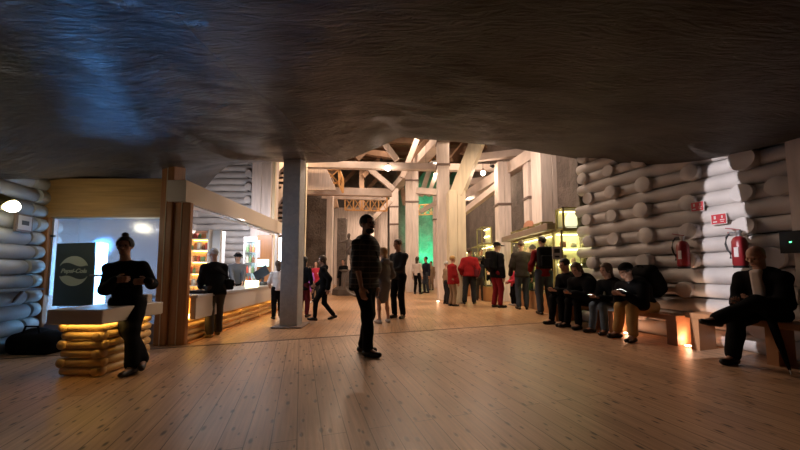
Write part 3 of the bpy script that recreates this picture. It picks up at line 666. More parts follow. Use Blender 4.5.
bx('napkin_box','small pale box standing on the counter behind the seated woman','box',-3.14,4.0,.701,.08,.08,.10,'cwhite')
# left wall things
k,z,q=onleft(-14,200,.13)
t=thing('wall_lamp',q,'glowing wall lamp on the left log wall','lamp')
c=MB(); c.tube([q+LN*.22+Vector((0,0,-.05)),q+LN*.10+Vector((0,0,.05))],[.085,.05],14); c.build('shade','goldframe',t,True)
c=MB(); c.sphere(q+LN*.24+Vector((0,0,-.06)),.075,12,8); c.build('bulb','lampl',t,True)
c=MB(); c.tube([q-LN*.03,q+LN*.12+Vector((0,0,.05))],.018,6); c.build('bracket','band',t)
lamp('POINT','wall_lamp_light',q+LN*.42+Vector((0,0,-.1)),3.5,(1,.86,.6),.08)
k,z,q=onleft(22,223,.12)
def onwallbox(nm,lab,cat,base,dirv,nv_,w,h,d,m,parent=None,off=0):
    c=MB(); a=base-dirv*(w/2);b_=base+dirv*(w/2); q=[]
    for s,e in ((a,0),(b_,0)):
        pass
    U=Vector((0,0,h/2)); P=[a-U,b_-U,b_+U,a+U]; c.add([p+nv_*off for p in P]+[p+nv_*(off+d) for p in P],[(0,3,2,1),(4,5,6,7),(0,1,5,4),(1,2,6,5),(2,3,7,6),(3,0,4,7)])
    if parent is not None: return c.build(nm,m,parent)
    return tag(c.build(nm,m,None,origin=base),lab,cat)
t=thing('framed_notice',q,'small white framed notice on the left log wall','notice')
onwallbox('frame','','',q,DV,LN,.27,.24,.03,'band',t,0)
sh_=onwallbox('sheet','','',q,DV,LN,.22,.19,.005,'signwhite',t,.031)
onwallbox('picture','','',q-Vector((0,0,-.0)),DV,LN,.12,.06,.003,'dark',sh_,.037)
k0,z0,q0=onleft(-30,292,.2); k1,z1,q1=onleft(34,289,.2)
t=thing('wall_shelf',(q0+q1)/2,'thin blue grey shelf along the left log wall','shelf')
c=MB(); c.beam(q0,q1,.22,.03); c.build('board',mat('blue_grey_board',(.16,.20,.25),.4),t)
for f_ in (.25,.8):
    qq=q0+(q1-q0)*f_; c=MB(); c.beam(qq-Vector((0,0,.015)),qq-Vector((0,0,.17))-LN*.1,.03,.03); c.build('bracket','band',t)
# ================================================================ RIGHT SIDE
def bench(label,k0,k1,z,legs,lw=.14,o0=.25,o1=.61):
    mid=WR((k0+k1)/2,(o0+o1)/2); t=thing('wooden_bench',mid,label,'bench')
    c=MB(); c.beam(WR(k0,(o0+o1)/2,z-.035),WR(k1,(o0+o1)/2,z-.035),o1-o0,.07); c.build('seat','bench',t)
    for k in legs:
        c=MB(); c.beam(WR(k-lw/2,(o0+o1)/2,(z-.07)/2),WR(k+lw/2,(o0+o1)/2,(z-.07)/2),o1-o0-.02,z-.071); c.build('leg','bench',t)
bench('pine bench at the far corner of the log wall under the two huddled people',-.45,.72,.43,(-.38,.62))
bench('pine bench carrying the man in khaki trousers',.86,2.02,.43,(.95,1.95))
bench('pine bench at the right edge under the bald man',2.14,4.6,.50,(2.24,3.0,4.3),.10)
# recessed floor uplights
for px,py,l,e in ((689,346.5,'round floor uplight glowing between the two nearer benches',1.8),(627,333.5,'round floor uplight glowing between the boots of the khaki trousers man',1.2),(438,301.5,'small round floor light glowing in the hall floor by the post',1.2),(590,322,'round floor uplight hidden beside the jeans wearer',1.0)):
    q=G(px,py); t=thing('floor_uplight',q,l,'lamp')
    c=MB(); c.lathe(q,[(.062,0),(.062,.008),(.05,.010)],20); c.build('ring','alu',t,True)
    c=MB(); c.lathe(q+Vector((0,0,.010)),[(.046,0),(.046,.003)],20); c.build('lens','upl',t,True)
    lamp('POINT','uplight',q+Vector((0,0,.09)),e,(1,.55,.32),.04)
    if e>1.15: lamp('SPOT','uplight_beam',q+Vector((0,0,.03)),e*9,(1,.66,.45),.04,q+Vector((-.2,-.1,2)),math.radians(110),.8)
# extinguishers
def extinguisher(px,py,label,s=1.0):
    k,z,q=onwall(px,py,.26); t=thing('fire_extinguisher',q,label,'fire extinguisher'); R=.078*s; H=.40*s
    c=MB(); c.lathe(q,[(R*.8,0),(R,.02),(R,H*.82),(R*.75,H*.94),(R*.35,H)],18); cy_=c.build('cylinder','red',t,True)
    c=MB(); c.lathe(q+Vector((0,0,-.025)),[(R*.95,0),(R*1.02,.03)],18); c.build('foot_ring','dark',t,True)
    c=MB(); c.lathe(q+Vector((0,0,H)),[(R*.3,0),(R*.3,.04),(R*.45,.05),(R*.45,.07)],10); va_=c.build('valve','alu',t,True)
    c=MB(); c.beam(q+Vector((0,0,H+.08))-DV*.02,q+Vector((0,0,H+.12))+DV*.13,.03,.012); c.beam(q+Vector((0,0,H+.05))-DV*.02,q+Vector((0,0,H+.055))+DV*.11,.025,.012); c.build('lever','red',va_)
    P=[q+Vector((0,0,H+.05))]+[q+DV*(.03+.10*math.sin(a))+RM*.03+Vector((0,0,H+.07-.16*(1-math.cos(a)))) for a in (0.5,1.0,1.6,2.2,2.6)]+[q+DV*.085+RM*.03+Vector((0,0,H*.25))]
    c=MB(); c.tube(P,.012,7); c.build('hose','dark',t,True)
    c=MB(); c.beam(q+RM*R+Vector((0,0,H*.3)),q+RM*R+Vector((0,0,H*.62)),.045,.006,up=RM); c.build('sticker','signwhite',cy_)
    c=MB(); c.beam(q-RM*.0+Vector((0,0,H*.75)),q-RM*(.15)+Vector((0,0,H*.75)),.05,.03); c.build('wall_bracket','band',t)
extinguisher(684,267,'red fire extinguisher hanging on the log wall, left of the two')
extinguisher(741,266,'red fire extinguisher on the log wall above the bald man')
# fire signs
for px,py,l,wd,ht in ((697.5,206.5,'small dark red fire sign at the left edge of the light patch',.15,.13),(719,219,'brighter red fire equipment sign on a short log',.165,.135)):
    k,z,q=onwall(px,py,.16); t=thing('fire_sign',q,l,'sign')
    onwallbox('plate','','',q,DV,RM,wd+.02,ht+.02,.006,'signwhite',t,0)
    rf_=onwallbox('red_field','','',q,DV,RM,wd,ht,.004,'signred',t,.007)
    for sx_,sz_,w_,h_ in ((-.25,.18,.14,.34),(-.25,-.28,.26,.12),(.25,.2,.10,.28),(.25,-.1,.3,.08),(.25,-.3,.22,.08)):
        onwallbox('symbol','','',q-DV*(sx_*wd)+Vector((0,0,sz_*ht)),DV,RM,w_*wd,h_*ht,.002,'signwhite',rf_,.012)
k,z,q=onwall(796,242,.28); t=thing('alarm_panel',q,'dark control box with green pilot light at the right edge','control box')
ho_=onwallbox('housing','','',q,DV,RM,.22,.26,.06,'dark',t)
onwallbox('pilot_light','','',q+DV*.02+Vector((0,0,.0)),DV,RM,.018,.012,.004,'green',ho_,.061)
k,z,q=onwall(741,157,.0)
bx('wood_block','short pale wood block wedged above the top log near the right edge','block',q.x,q.y,q.z-.04,.2,.16,.12,'post',-.3)
# light leaking onto the log wall
lamp('SPOT','wall_spot',(-1.0,3.2,2.25),900,(1,.93,.95),.01,WR(1.86,.12,1.15),math.radians(36),.12,sx=(.17,1,1)) if False else None
lamp('SPOT','wall_spot',(.8,3.0,2.35),680,(1,.92,.95),.012,onwall(727,262,.1)[2],math.radians(46),.04,sx=(.155,1,1))
# ================================================================ SHOP
def case(name,label,x0,x1,y0,y1,z0,zb,z1,shelves,face='-X',canopy=True,goods=True,glabel='',base='casebase',e=1.0):
    t=thing(name,((x0+x1)/2,(y0+y1)/2,z0),label,'display case')
    if zb>z0: c=MB(); c.bbox(x0,x1,y0,y1,z0,zb,.01); c.build('base',base,t)
    else: c=MB(); c.box(x0,x1,y0,y1,z0,z0+.02); c.build('base','goldframe',t); zb=z0+.02
    fr=MB(); s=.035
    for x in (x0,x1-s):
        for y in (y0,y1-s): fr.box(x,x+s,y,y+s,zb,z1)
    fr.box(x0,x1,y0,y0+s,z1-s,z1);fr.box(x0,x1,y1-s,y1,z1-s,z1);fr.box(x0,x0+s,y0,y1,z1-s,z1);fr.box(x1-s,x1,y0,y1,z1-s,z1);fr.box(x0,x0+s,y0,y1,zb,zb+s);fr.box(x0,x1,y0,y0+s,zb,zb+s)
    if face=='-X':
        n=max(1,round((y1-y0)/1.2))
        for i in range(1,n): fr.box(x0,x0+s,y0+(y1-y0)*i/n-s/2,y0+(y1-y0)*i/n+s/2,zb,z1)
    fr.build('frame','goldframe',t)
    c=MB(); 
    if face=='-X': c.box(x1-.05,x1-.036,y0+s,y1-s,zb,z1-s)
    else: c.box(x0+s,x1-s,y1-.05,y1-.036,zb,z1-s)
    c.build('back_panel','caseback',t)
    c=MB()
    if face=='-X': c.box(x0+.012,x0+.018,y0+s,y1-s,zb+s,z1-s)
    else: c.box(x0+s,x1-s,y0+.012,y0+.018,zb+s,z1-s)
    c.build('glass_pane','glass',t)
    if canopy: c=MB(); c.bbox(x0-.28,x1+.1,y0-.1,y1+.1,z1,z1+.16,.01); c.build('canopy','canopy',t)
    for si in range(shelves):
        zz=zb+.06+(z1-zb-.1)*si/shelves; dz=(z1-zb-.1)/shelves
        c=MB(); c.box(x0+.04,x1-.06,y0+.04,y1-.06,zz,zz+.012); c.build('shelf','glass' if si else 'alu',t)
        c=MB()
        if face=='-X': c.box(x1-.12,x1-.09,y0+.06,y1-.08,zz+dz-.035,zz+dz-.02)
        else: c.box(x0+.06,x1-.08,y1-.12,y1-.09,zz+dz-.035,zz+dz-.02)
        c.build('light_strip','ledy',t)
        if goods:
            L=(y1-y0) if face=='-X' else (x1-x0); n=int(L/.2)
            lv=['lowest','second','third','fourth','fifth'][si]
            for j in range(n):
                h=random.uniform(.08,dz*.62); u=.12+(L-.24)*j/max(1,n-1)
                px_=(x0+.16,y0+u) if face=='-X' else (x0+u,y0+.16)
                c=MB(); kind=random.choice(('jar','salt_lamp','gift_box'))
                if kind=='jar': c.lathe((*px_,zz+.013),[(.045,0),(.05,.02),(.05,h*.7),(.03,h*.85),(.03,h)],10); m_='gj%d'%random.randrange(4)
                elif kind=='salt_lamp': c.lathe((*px_,zz+.013),[(.05,0),(.062,h*.3),(.045,h*.7),(.012,h)],7); m_='gj%d'%random.choice((0,3))
                else: c.bbox(px_[0]-.05,px_[0]+.05,px_[1]-.05,px_[1]+.05,zz+.013,zz+.013+h,.006); m_='gj%d'%random.randrange(4)
                kn=kind.replace('_',' ')
                tag(c.build(kind,m_,None,True,origin=(*px_,zz+.013)),'small %s on the %s shelf of %s'%(kn,lv,glabel),kn,'%s pieces on the %s shelf of %s'%(kn,lv,glabel))
    return t
for i,cl in enumerate(((.75,.7,.5),(.35,.3,.14),(.5,.2,.1),(.8,.55,.4))): M['gj%d'%i]=mat('shop_goods_tone',cl,.5)
case('display_case','long lit souvenir display case under a grey brown canopy',3.75,4.12,7.6,10.8,0,.48,2.05,3,glabel='the long canopied case')
case('display_case','tall lit corner display case beside the end of the log wall',3.55,4.7,7.02,7.44,0,.5,1.98,4,face='-Y',canopy=False,glabel='the corner case')
case('display_case','small lit glass box on top of the corner case',3.62,4.15,7.05,7.40,1.981,1.98,2.50,1,face='-Y',canopy=False,goods=False)
case('display_case','lit glass showcase at the far left end of the shop',3.0,3.55,11.3,13.4,0,.5,2.05,4,canopy=False,glabel='the far showcase')
case('display_case','glass box with a cross frame stacked on the far showcase',3.1,3.5,12.1,12.9,2.051,2.05,2.75,2,canopy=False,goods=False)
case('display_case','second lower glass box beside the one stacked on the far showcase',2.65,2.95,13.5,14.6,0,.5,1.9,3,canopy=False,glabel='the lower end showcase')
for y,l in ((8.3,'nearest'),(9.2,'middle'),(10.1,'farthest')): 
    case('display_case','%s low glass tray standing on the canopy of the long case'%l,3.7,4.0,y,y+.55,2.211,2.21,2.36,1,canopy=False,goods=False)
# items
c=MB(); n=12; pts=[(-.28,0),(.28,0)]+[(.28*math.cos(math.pi*i/n),.30+.16*math.sin(math.pi*i/n)) for i in range(n+1)]
q=A(528,235,10.2); c.add([(q.x,q.y-x*1.3,q.z+z) for x,z in pts]+[(q.x+.04,q.y-x*1.3,q.z+z) for x,z in pts],[tuple(range(len(pts))),tuple(range(2*len(pts)-1,len(pts)-1,-1))]+[(i,i+len(pts),(i+1)%len(pts)+len(pts),(i+1)%len(pts)) for i in range(len(pts))])
tag(c.build('arched_board',mat('salmon_board',(.55,.26,.16),.6),None,origin=q),'salmon coloured arched board above the canopy between two white posts','board')
c=MB(); q=(3.88,7.2,2.04); c.lathe(q,[(.10,0),(.13,.1),(.12,.25),(.06,.36),(.01,.38)],16); tag(c.build('salt_dome',mat('glowing_salt',(.9,.85,.6),.5,emit=(1,.9,.6),es=1.2),None,True,origin=q),'pale glowing dome inside the glass box on the corner case','salt lamp')
t=thing('notice_stand',A(557,252,6.95),'small white sign with black print hanging left of the corner case','sign')
p=A(557,252,6.95); c=MB(); c.box(p.x-.10,p.x+.10,p.y,p.y+.012,p.z-.16,p.z+.12); pt_=c.build('plate','signwhite',t)
c=MB(); c.box(p.x-.06,p.x+.06,p.y-.004,p.y,p.z-.02,p.z+.07); c.box(p.x-.05,p.x+.05,p.y-.004,p.y,p.z-.12,p.z-.08); c.build('print','dark',pt_)
c=MB(); c.box(p.x-.008,p.x+.008,p.y,p.y+.01,0,p.z-.16); c.build('pole','alu',t)
lamp('AREA','shop_light',(3.62,9.2,2.02),26,(1,.86,.5),(2.6,.2),(2.6,9.2,0))
lamp('AREA','shop_light',(4.0,7.2,1.93),6,(1,.88,.5),(.7,.2),(4.0,7.1,0))
# far table
q=G(443,287); x,y=q.x,q.y
t=thing('white_table',q,'small white table in the hall left of the red coated visitors','table')
c=MB(); c.bbox(x-.55,x+.35,y-.3,y+.3,.80,.84,.01); c.build('tabletop','white',t)
for sx_ in (-.5,.3):
    for sy_ in (-.25,.25): c=MB(); c.box(x+sx_-.02,x+sx_+.02,y+sy_-.02,y+sy_+.02,0,.80); c.build('leg','white',t)
# ================================================================ SDF FIGURES
def snet(prims,h,cuts=(),k=.03,wr=0):
    """prims: list of (kind,...) ; returns verts,faces of the smooth union, minus cuts"""
    lo=np.min([p['lo'] for p in prims],0)-k-2*h; hi=np.max([p['hi'] for p in prims],0)+k+2*h
    n=np.maximum(4,np.ceil((hi-lo)/h).astype(int)+1)
    ax=[lo[i]+h*np.arange(n[i]) for i in range(3)]
    D=np.full(tuple(n),1.0,dtype=np.float32)
    def sl(l,u): return tuple(slice(max(0,int((l[i]-lo[i])/h)-1),min(n[i],int((u[i]-lo[i])/h)+3)) for i in range(3))
    def ev(p,S):
        X=ax[0][S[0]][:,None,None];Y=ax[1][S[1]][None,:,None];Z=ax[2][S[2]][None,None,:]
        return p['f'](X,Y,Z)
    for p in prims:
        kk=p.get('k',k); S=sl(p['lo']-kk-2*h,p['hi']+kk+2*h); d=ev(p,S); a=D[S]
        m=np.maximum(kk-np.abs(a-d),0); D[S]=np.minimum(a,d)-m*m/(4*kk)
    if wr:
        X,Y,Z=np.meshgrid(*ax,indexing='ij',sparse=True); ph=rng.uniform(0,6.28,6)
        N_=np.sin(9*X+14*Z+ph[0]+2.2*np.sin(11*Y+ph[1]+5*Z))*.5+np.sin(-17*X+23*Z+9*Y+ph[2]+1.7*np.sin(13*X+ph[3]))*.35+np.sin(31*Z+12*X-19*Y+ph[4])*.2
        D+=(wr*N_).astype(np.float32)
    for p in cuts:
        S=sl(p['lo'],p['hi']); d=ev(p,S); D[S]=np.maximum(D[S],-d)
    D[0]=D[-1]=1;D[:,0]=D[:,-1]=1;D[:,:,0]=D[:,:,-1]=1
    I=D<0; nx,ny,nz=n
    cs=(nx-1,ny-1,nz-1); sm=np.zeros(cs+(3,),np.float32); ct=np.zeros(cs,np.int32)
    cor=[(i,j,l) for i in (0,1) for j in (0,1) for l in (0,1)]
    act=np.zeros(cs,np.int32)
    for c in cor: act+=I[c[0]:nx-1+c[0],c[1]:ny-1+c[1],c[2]:nz-1+c[2]]
    A_=np.argwhere((act>0)&(act<8)); 
    if len(A_)==0: return [],[]
    idx=-np.ones(cs,np.int64); idx[tuple(A_.T)]=np.arange(len(A_))
    sm=np.zeros((len(A_),3)); ct=np.zeros(len(A_))
    for a0 in cor:
        for axx in range(3):
            if a0[axx]==1: continue
            b0=list(a0); b0[axx]=1
            da=D[A_[:,0]+a0[0],A_[:,1]+a0[1],A_[:,2]+a0[2]]; db=D[A_[:,0]+b0[0],A_[:,1]+b0[1],A_[:,2]+b0[2]]
            cr=(da<0)!=(db<0); t=np.where(cr,da/np.where(cr,da-db,1),0)
            pt=np.array(a0,float)[None,:].repeat(len(A_),0); pt[:,axx]+=t
            sm+=pt*cr[:,None]; ct+=cr
    P=lo+(A_+sm/ct[:,None])*h
    fs=[]
    for axx in range(3):
        sh=[slice(0,n[i]-1) if i==axx else slice(1,n[i]-1) for i in range(3)]
        s2=list(sh); s2[axx]=slice(1,n[axx])
        a=I[tuple(sh)];b=I[tuple(s2)]; E=np.argwhere(a!=b)
        if len(E)==0: continue
        inn=a[tuple(E.T)]
        E=E+np.array([0 if i==axx else 1 for i in range(3)])
        u,v=[(1,2),(2,0),(0,1)][axx]
        def off(du,dv):
            q=E.copy(); q[:,u]-=du; q[:,v]-=dv; return idx[tuple(q.T)]
        q=np.stack([off(1,1),off(0,1),off(0,0),off(1,0)],1)
        q=np.where(inn[:,None],q,q[:,::-1]); q=q[(q>=0).all(1)]
        fs.append(q)
    return P,np.concatenate(fs)
def cap(a,b,ra,rb=None,flat=None,fk=1,k=None):
    a=np.array(a,float);b=np.array(b,float); rb=ra if rb is None else rb; r=max(ra,rb)*max(1,1)
    d=b-a; L2=max(float(d@d),1e-9); fl=None if flat is None else np.array(flat,float)/np.linalg.norm(flat)
    def f(X,Y,Z):
        x=X-a[0];y=Y-a[1];z=Z-a[2]; t=np.clip((x*d[0]+y*d[1]+z*d[2])/L2,0,1)
        x=x-t*d[0];y=y-t*d[1];z=z-t*d[2]
        if fl is not None:
            s=(x*fl[0]+y*fl[1]+z*fl[2])*(1/fk-1); x=x+fl[0]*s;y=y+fl[1]*s;z=z+fl[2]*s
        return (np.sqrt(x*x+y*y+z*z)-(ra+t*(rb-ra))).astype(np.float32)*(1 if fl is None else (fk+1)/2)
    p=dict(f=f,lo=np.minimum(a,b)-r,hi=np.maximum(a,b)+r)
    if k: p['k']=k
    return p
def ell(c,rad,R=None,k=None):
    c=np.array(c,float);rad=np.array(rad,float);R=np.eye(3) if R is None else np.array(R); m=rad.max()
    def f(X,Y,Z):
        x=X-c[0];y=Y-c[1];z=Z-c[2]; L=[x*R[0,i]+y*R[1,i]+z*R[2,i] for i in range(3)]
        k0=np.sqrt(sum((L[i]/rad[i])**2 for i in range(3))); k1=np.sqrt(sum((L[i]/rad[i]**2)**2 for i in range(3)))+1e-6
        return (k0*(k0-1)/k1).astype(np.float32)
    p=dict(f=f,lo=c-m,hi=c+m)
    if k: p['k']=k
    return p
def rbox(c,hs,r,R=None,k=None):
    c=np.array(c,float);hs=np.array(hs,float)-r;R=np.eye(3) if R is None else np.array(R); m=np.linalg.norm(hs)+r
    def f(X,Y,Z):
        x=X-c[0];y=Y-c[1];z=Z-c[2]; L=[np.abs(x*R[0,i]+y*R[1,i]+z*R[2,i])-hs[i] for i in range(3)]
        return (np.sqrt(sum(np.maximum(l,0)**2 for l in L))+np.minimum(np.maximum(L[0],np.maximum(L[1],L[2])),0)-r).astype(np.float32)
    p=dict(f=f,lo=c-m,hi=c+m)
    if k: p['k']=k
    return p
def half(c,nrm,size=1.0):
    c=np.array(c,float);nrm=np.array(nrm,float);nrm/=np.linalg.norm(nrm)
    return dict(f=lambda X,Y,Z:(-((X-c[0])*nrm[0]+(Y-c[1])*nrm[1]+(Z-c[2])*nrm[2])+0*X*Y*Z).astype(np.float32),lo=c-size,hi=c+size)
def unit(v): v=np.array(v,float); return v/max(np.linalg.norm(v),1e-9)
def ik(a,t,l1,l2,hint):
    a=np.array(a,float);t=np.array(t,float);d=t-a;L=np.linalg.norm(d); Lm=min(max(L,abs(l1-l2)+.02),(l1+l2)*.995); u=d/max(L,1e-6)
    x=(l1*l1-l2*l2+Lm*Lm)/(2*Lm); y=math.sqrt(max(l1*l1-x*x,0)); h=np.array(hint,float); h=h-u*(h@u); h=unit(h)
    return a+u*x+h*y, a+u*Lm
def frame(yawdir,up):
    f=unit(yawdir); u=np.array(up,float); u=unit(u-f*(u@f)); r=np.cross(f,u); return np.stack([r,f,u],1)
def mesh_of(parts,name,m,parent,h,cuts=(),k=.03,smooth=True,extra=None,wr=0):
    P,Fc=snet(parts,h,cuts,k,wr)
    if len(P)==0: return None
    P=list(map(tuple,P)); Fc=[tuple(int(i) for i in f) for f in Fc]
    if extra:
        for E in extra:
            p2,f2=snet(*E); o=len(P); P+=list(map(tuple,p2)); Fc+=[tuple(int(i)+o for i in f) for f in f2]
    me=bpy.data.meshes.new(name); me.from_pydata([tuple(map(float,p)) for p in P],[],Fc); mm=m if isinstance(m,(list,tuple)) else [m]
    for x in mm: me.materials.append(M[x] if isinstance(x,str) else x)
    me.polygons.foreach_set('use_smooth',[True]*len(me.polygons)); me.update()
    o=bpy.data.objects.new(name,me); C.objects.link(o)
    if parent is not None: o.parent=parent
    return o
def cm(name,col,rough=.9,**kw):
    if name not in M: M[name]=mat(name,col,rough,bump=.35,bscale=14,spec=.08 if rough>.7 else .4,**kw)
    return name
cm('skin_light',(.50,.29,.21),.5); cm('skin_dark',(.20,.10,.065),.5); cm('skin_mid',(.36,.20,.14),.5)
cm('black_cloth',(.007,.007,.008)); cm('charcoal',(.026,.027,.03)); cm('navy',(.018,.02,.034)); cm('grey_cloth',(.10,.10,.11))
cm('greyh',(.13,.125,.13)); cm('khaki',(.40,.25,.10)); cm('olive',(.055,.045,.035)); cm('jeans',(.10,.14,.20)); cm('jeansd',(.045,.055,.075))
cm('redc',(.24,.014,.016)); cm('redk',(.12,.008,.010)); cm('redp',(.17,.014,.02)); cm('pink',(.48,.04,.07)); cm('magenta',(.35,.10,.42)); cm('whitec',(.62,.55,.52)); cm('tan',(.25,.17,.11)); cm('maroon',(.10,.015,.02))
cm('hair_black',(.012,.01,.009),.6); cm('hair_brown',(.06,.035,.02),.6); cm('hair_grey',(.45,.44,.43),.7); cm('hair_blond',(.34,.20,.09),.6); cm('leather',(.012,.010,.009),.4); cm('shoe_white',(.55,.52,.5),.6); cm('beige_shoe',(.25,.17,.08)); cm('greenj',(.05,.09,.05)); cm('dkjacket',(.03,.024,.02))
M['eye']=mat('eye_dark',(.02,.015,.012),.2); M['lip']=mat('lip_colour',(.28,.10,.08),.5)
# plaid
def plaid():
    m=mat('dark_plaid_shirt',(.02,.02,.022),.85); nt=m.node_tree;N=nt.nodes.new;L=nt.links.new;b=nt.nodes['Principled BSDF']
    tc=N('ShaderNodeTexCoord'); sep=N('ShaderNodeSeparateXYZ'); L(tc.outputs['Object'],sep.inputs[0])
    outs=[]
    for ax,fr,th in (('Z',14,.80),('Y',13,.84),('X',13,.88)):
        mu=N('ShaderNodeMath');mu.operation='MULTIPLY';mu.inputs[1].default_value=fr;L(sep.outputs[ax],mu.inputs[0])
        fc=N('ShaderNodeMath');fc.operation='FRACT';L(mu.outputs[0],fc.inputs[0]); g=N('ShaderNodeMath');g.operation='GREATER_THAN';g.inputs[1].default_value=th;L(fc.outputs[0],g.inputs[0]);outs.append(g)
    a=N('ShaderNodeMath');a.operation='ADD';L(outs[0].outputs[0],a.inputs[0]);m2=N('ShaderNodeMath');m2.operation='MULTIPLY';m2.inputs[1].default_value=.45;L(outs[1].outputs[0],m2.inputs[0]);L(m2.outputs[0],a.inputs[1])
    mx=N('ShaderNodeMix');mx.data_type='RGBA';mx.inputs['A'].default_value=(.014,.014,.017,1);mx.inputs['B'].default_value=(.10,.088,.08,1)
    cl=N('ShaderNodeMath');cl.operation='MINIMUM';cl.inputs[1].default_value=1;L(a.outputs[0],cl.inputs[0]);L(cl.outputs[0],mx.inputs['Factor']);L(mx.outputs['Result'],b.inputs['Base Color'])
    return m
M['plaid']=plaid()
def hand(wr,fwd,palm,s,curl,h,thumb_side):
    """palm + five fingers ; fwd = direction of fingers, palm = palm normal, thumb_side = dir toward thumb"""
    f=unit(fwd); pn=unit(np.array(palm)-f*(np.array(palm)@f)); sd=unit(np.cross(f,pn))
    if sd@np.array(thumb_side)<0: sd=-sd
    P=[cap(wr-f*.03*s,wr+f*.03*s,.026*s,.028*s,pn,.7)]
    P.append(rbox(wr+f*.055*s,np.array([.040,.045,.014])*s,.012*s,np.stack([sd,f,pn],1)))
    for i,(o,L) in enumerate(((.030,.072),(.010,.080),(-.010,.075),(-.029,.058))):
        b0=wr+f*.095*s+sd*o*s; d1=unit(f*math.cos(curl*.6)+pn*math.sin(curl*.6)); d2=unit(f*math.cos(curl*1.5)+pn*math.sin(curl*1.5))
        m_=b0+d1*L*.5*s; P.append(cap(b0-f*.01*s,m_,.0095*s,.009*s,k=.006)); P.append(cap(m_,m_+d2*L*.5*s,.009*s,.0075*s,k=.006))
    b0=wr+f*.03*s+sd*.032*s; d1=unit(sd*.75+f*.6+pn*.25); m_=b0+d1*.035*s; d2=unit(f*.9+sd*.25+pn*(.2+curl*.4)); P.append(cap(b0,m_,.013*s,.011*s,k=.008)); P.append(cap(m_,m_+d2*.03*s,.011*s,.009*s,k=.006))
    return (P,h,(),.008)
def person(label,pos,H,yaw,outfit,pose=None,lod=1,name='person',cat='person',group=None):
    """lod 0 near, 1 mid, 2 far.  local frame: faces +Y"""
    pose=pose or {}; s=H/1.75
    S=lambda *v: np.array(v,float)*s
    root=thing(name,(pos[0],pos[1],0),label,cat,group,yaw)
    hb=(.014,.019,.026)[lod]; hh=(.0075,.010,.015)[lod]; hf=(.0042,.006,.0085)[lod]; wd=outfit.get('build',1.0)
    pel=S(*pose.get('pelvis',(0,0,.955)))
    lean=unit(pose.get('lean',(0,.03,1))); fwd=np.array([0,1.,0]); fwd=unit(fwd-lean*(fwd@lean)*.9)
    tw=pose.get('twist',0); rt=np.array([math.cos(tw),math.sin(tw),0]); rt=unit(rt-lean*(rt@lean)); cf=np.cross(lean,rt); cf=unit(cf)
    waist=pel+lean*.14*s; chest=pel+lean*.34*s+cf*.01*s; neck=pel+lean*.505*s
    if pose.get('hunch'): chest=chest-cf*.05*s; neck=neck+cf*pose['hunch']*s-np.array([0,0,.03*s])
    sh=[neck+rt*sx*.175*s*wd**.4-lean*.075*s for sx in (-1,1)]
    hd=pose.get('head',(0,1,0)); hf_=unit(hd); up=unit(pose.get('headup',(0,0,1))); HR=frame(hf_,up)
    hc=neck+unit(np.array([0,0,1])*.75+lean*.4+hf_*pose.get('neckf',.18))*.205*s
    feet=[S(*p) for p in pose.get('feet',((-.10,-.02,.085),(.10,.03,.085)))]
    fd=[unit(v) for v in pose.get('footdir',((-.2,1,0),(.2,1,0)))]
    hip=[pel+np.array([sx*.09*s,0,-.02*s]) for sx in (-1,1)]
    kh=pose.get('knee',((0,1,.1),(0,1,.1)))
    knees=[];ank=[]
    for i in (0,1):
        k_,a_=ik(hip[i],feet[i],.43*s,.43*s,kh[i]); knees.append(k_);ank.append(a_)
    hands=[S(*p) for p in pose.get('hands',((-.27,.04,.80),(.27,.04,.80)))]
    eh=pose.get('elbow',((-.4,-1,-.2),(.4,-1,-.2))); el=[];wr=[]
    for i in (0,1):
        k_,a_=ik(sh[i],hands[i],.285*s,.255*s,eh[i]); el.append(k_);wr.append(a_)
    hdir=pose.get('handdir',[None,None]); pn=pose.get('palm',((1,0,0),(-1,0,0)))
    # ---- body
    B=[]
    B.append(cap(pel,waist,.135*s*wd,.115*s*wd,cf,.68)); B.append(cap(waist,chest,.115*s*wd,.14*s*wd,cf,.66)); B.append(cap(chest,neck-lean*.06*s,.14*s*wd,.10*s,cf,.6))
    B.append(cap(sh[0],neck-lean*.05*s,.045*s,.05*s)); B.append(cap(sh[1],neck-lean*.05*s,.045*s,.05*s)); B.append(cap(neck-lean*.05*s,hc-HR[:,2]*.05*s,.058*s,.052*s))
    for i in (0,1):
        B+= [cap(hip[i],knees[i],.074*s,.048*s),cap(knees[i],ank[i]+(knees[i]-ank[i])*.6,.047*s,.047*s),cap(ank[i]+(knees[i]-ank[i])*.6,ank[i],.047*s,.034*s)]
        B+= [cap(ank[i],ank[i]+fd[i]*.12*s-np.array([0,0,.04*s]),.036*s,.03*s)]
        B+= [cap(sh[i],el[i],.048*s,.038*s),cap(el[i],wr[i],.038*s,.026*s)]
    # head
    def hp(x,y,z): return hc+HR@(np.array([x,y,z])*s)
    Hd=[ell(hp(0,-.012,.03),S(.076,.096,.092),HR),ell(hp(0,.022,-.035),S(.058,.066,.078),HR),cap(hp(-.02,.062,-.085),hp(.02,.062,-.085),.022*s,k=.02),cap(neck-lean*.02*s,hp(0,-.02,-.05),.055*s,.052*s)]
    if lod<2 or outfit.get('face'):
        Hd+=[cap(hp(0,.083,.02),hp(0,.108,-.022),.009*s,.014*s,k=.012),cap(hp(-.035,.078,.032),hp(.035,.078,.032),.012*s,k=.012),cap(hp(-.045,.06,-.01),hp(.045,.06,-.01),.024*s,k=.02),cap(hp(-.018,.088,-.052),hp(.018,.088,-.052),.008*s,k=.01)]
    for sx in (-1,1): Hd.append(ell(hp(sx*.077,-.005,-.002),S(.010,.020,.032),HR,k=.008))
    extra=[(Hd,hh,(),.02*s)]
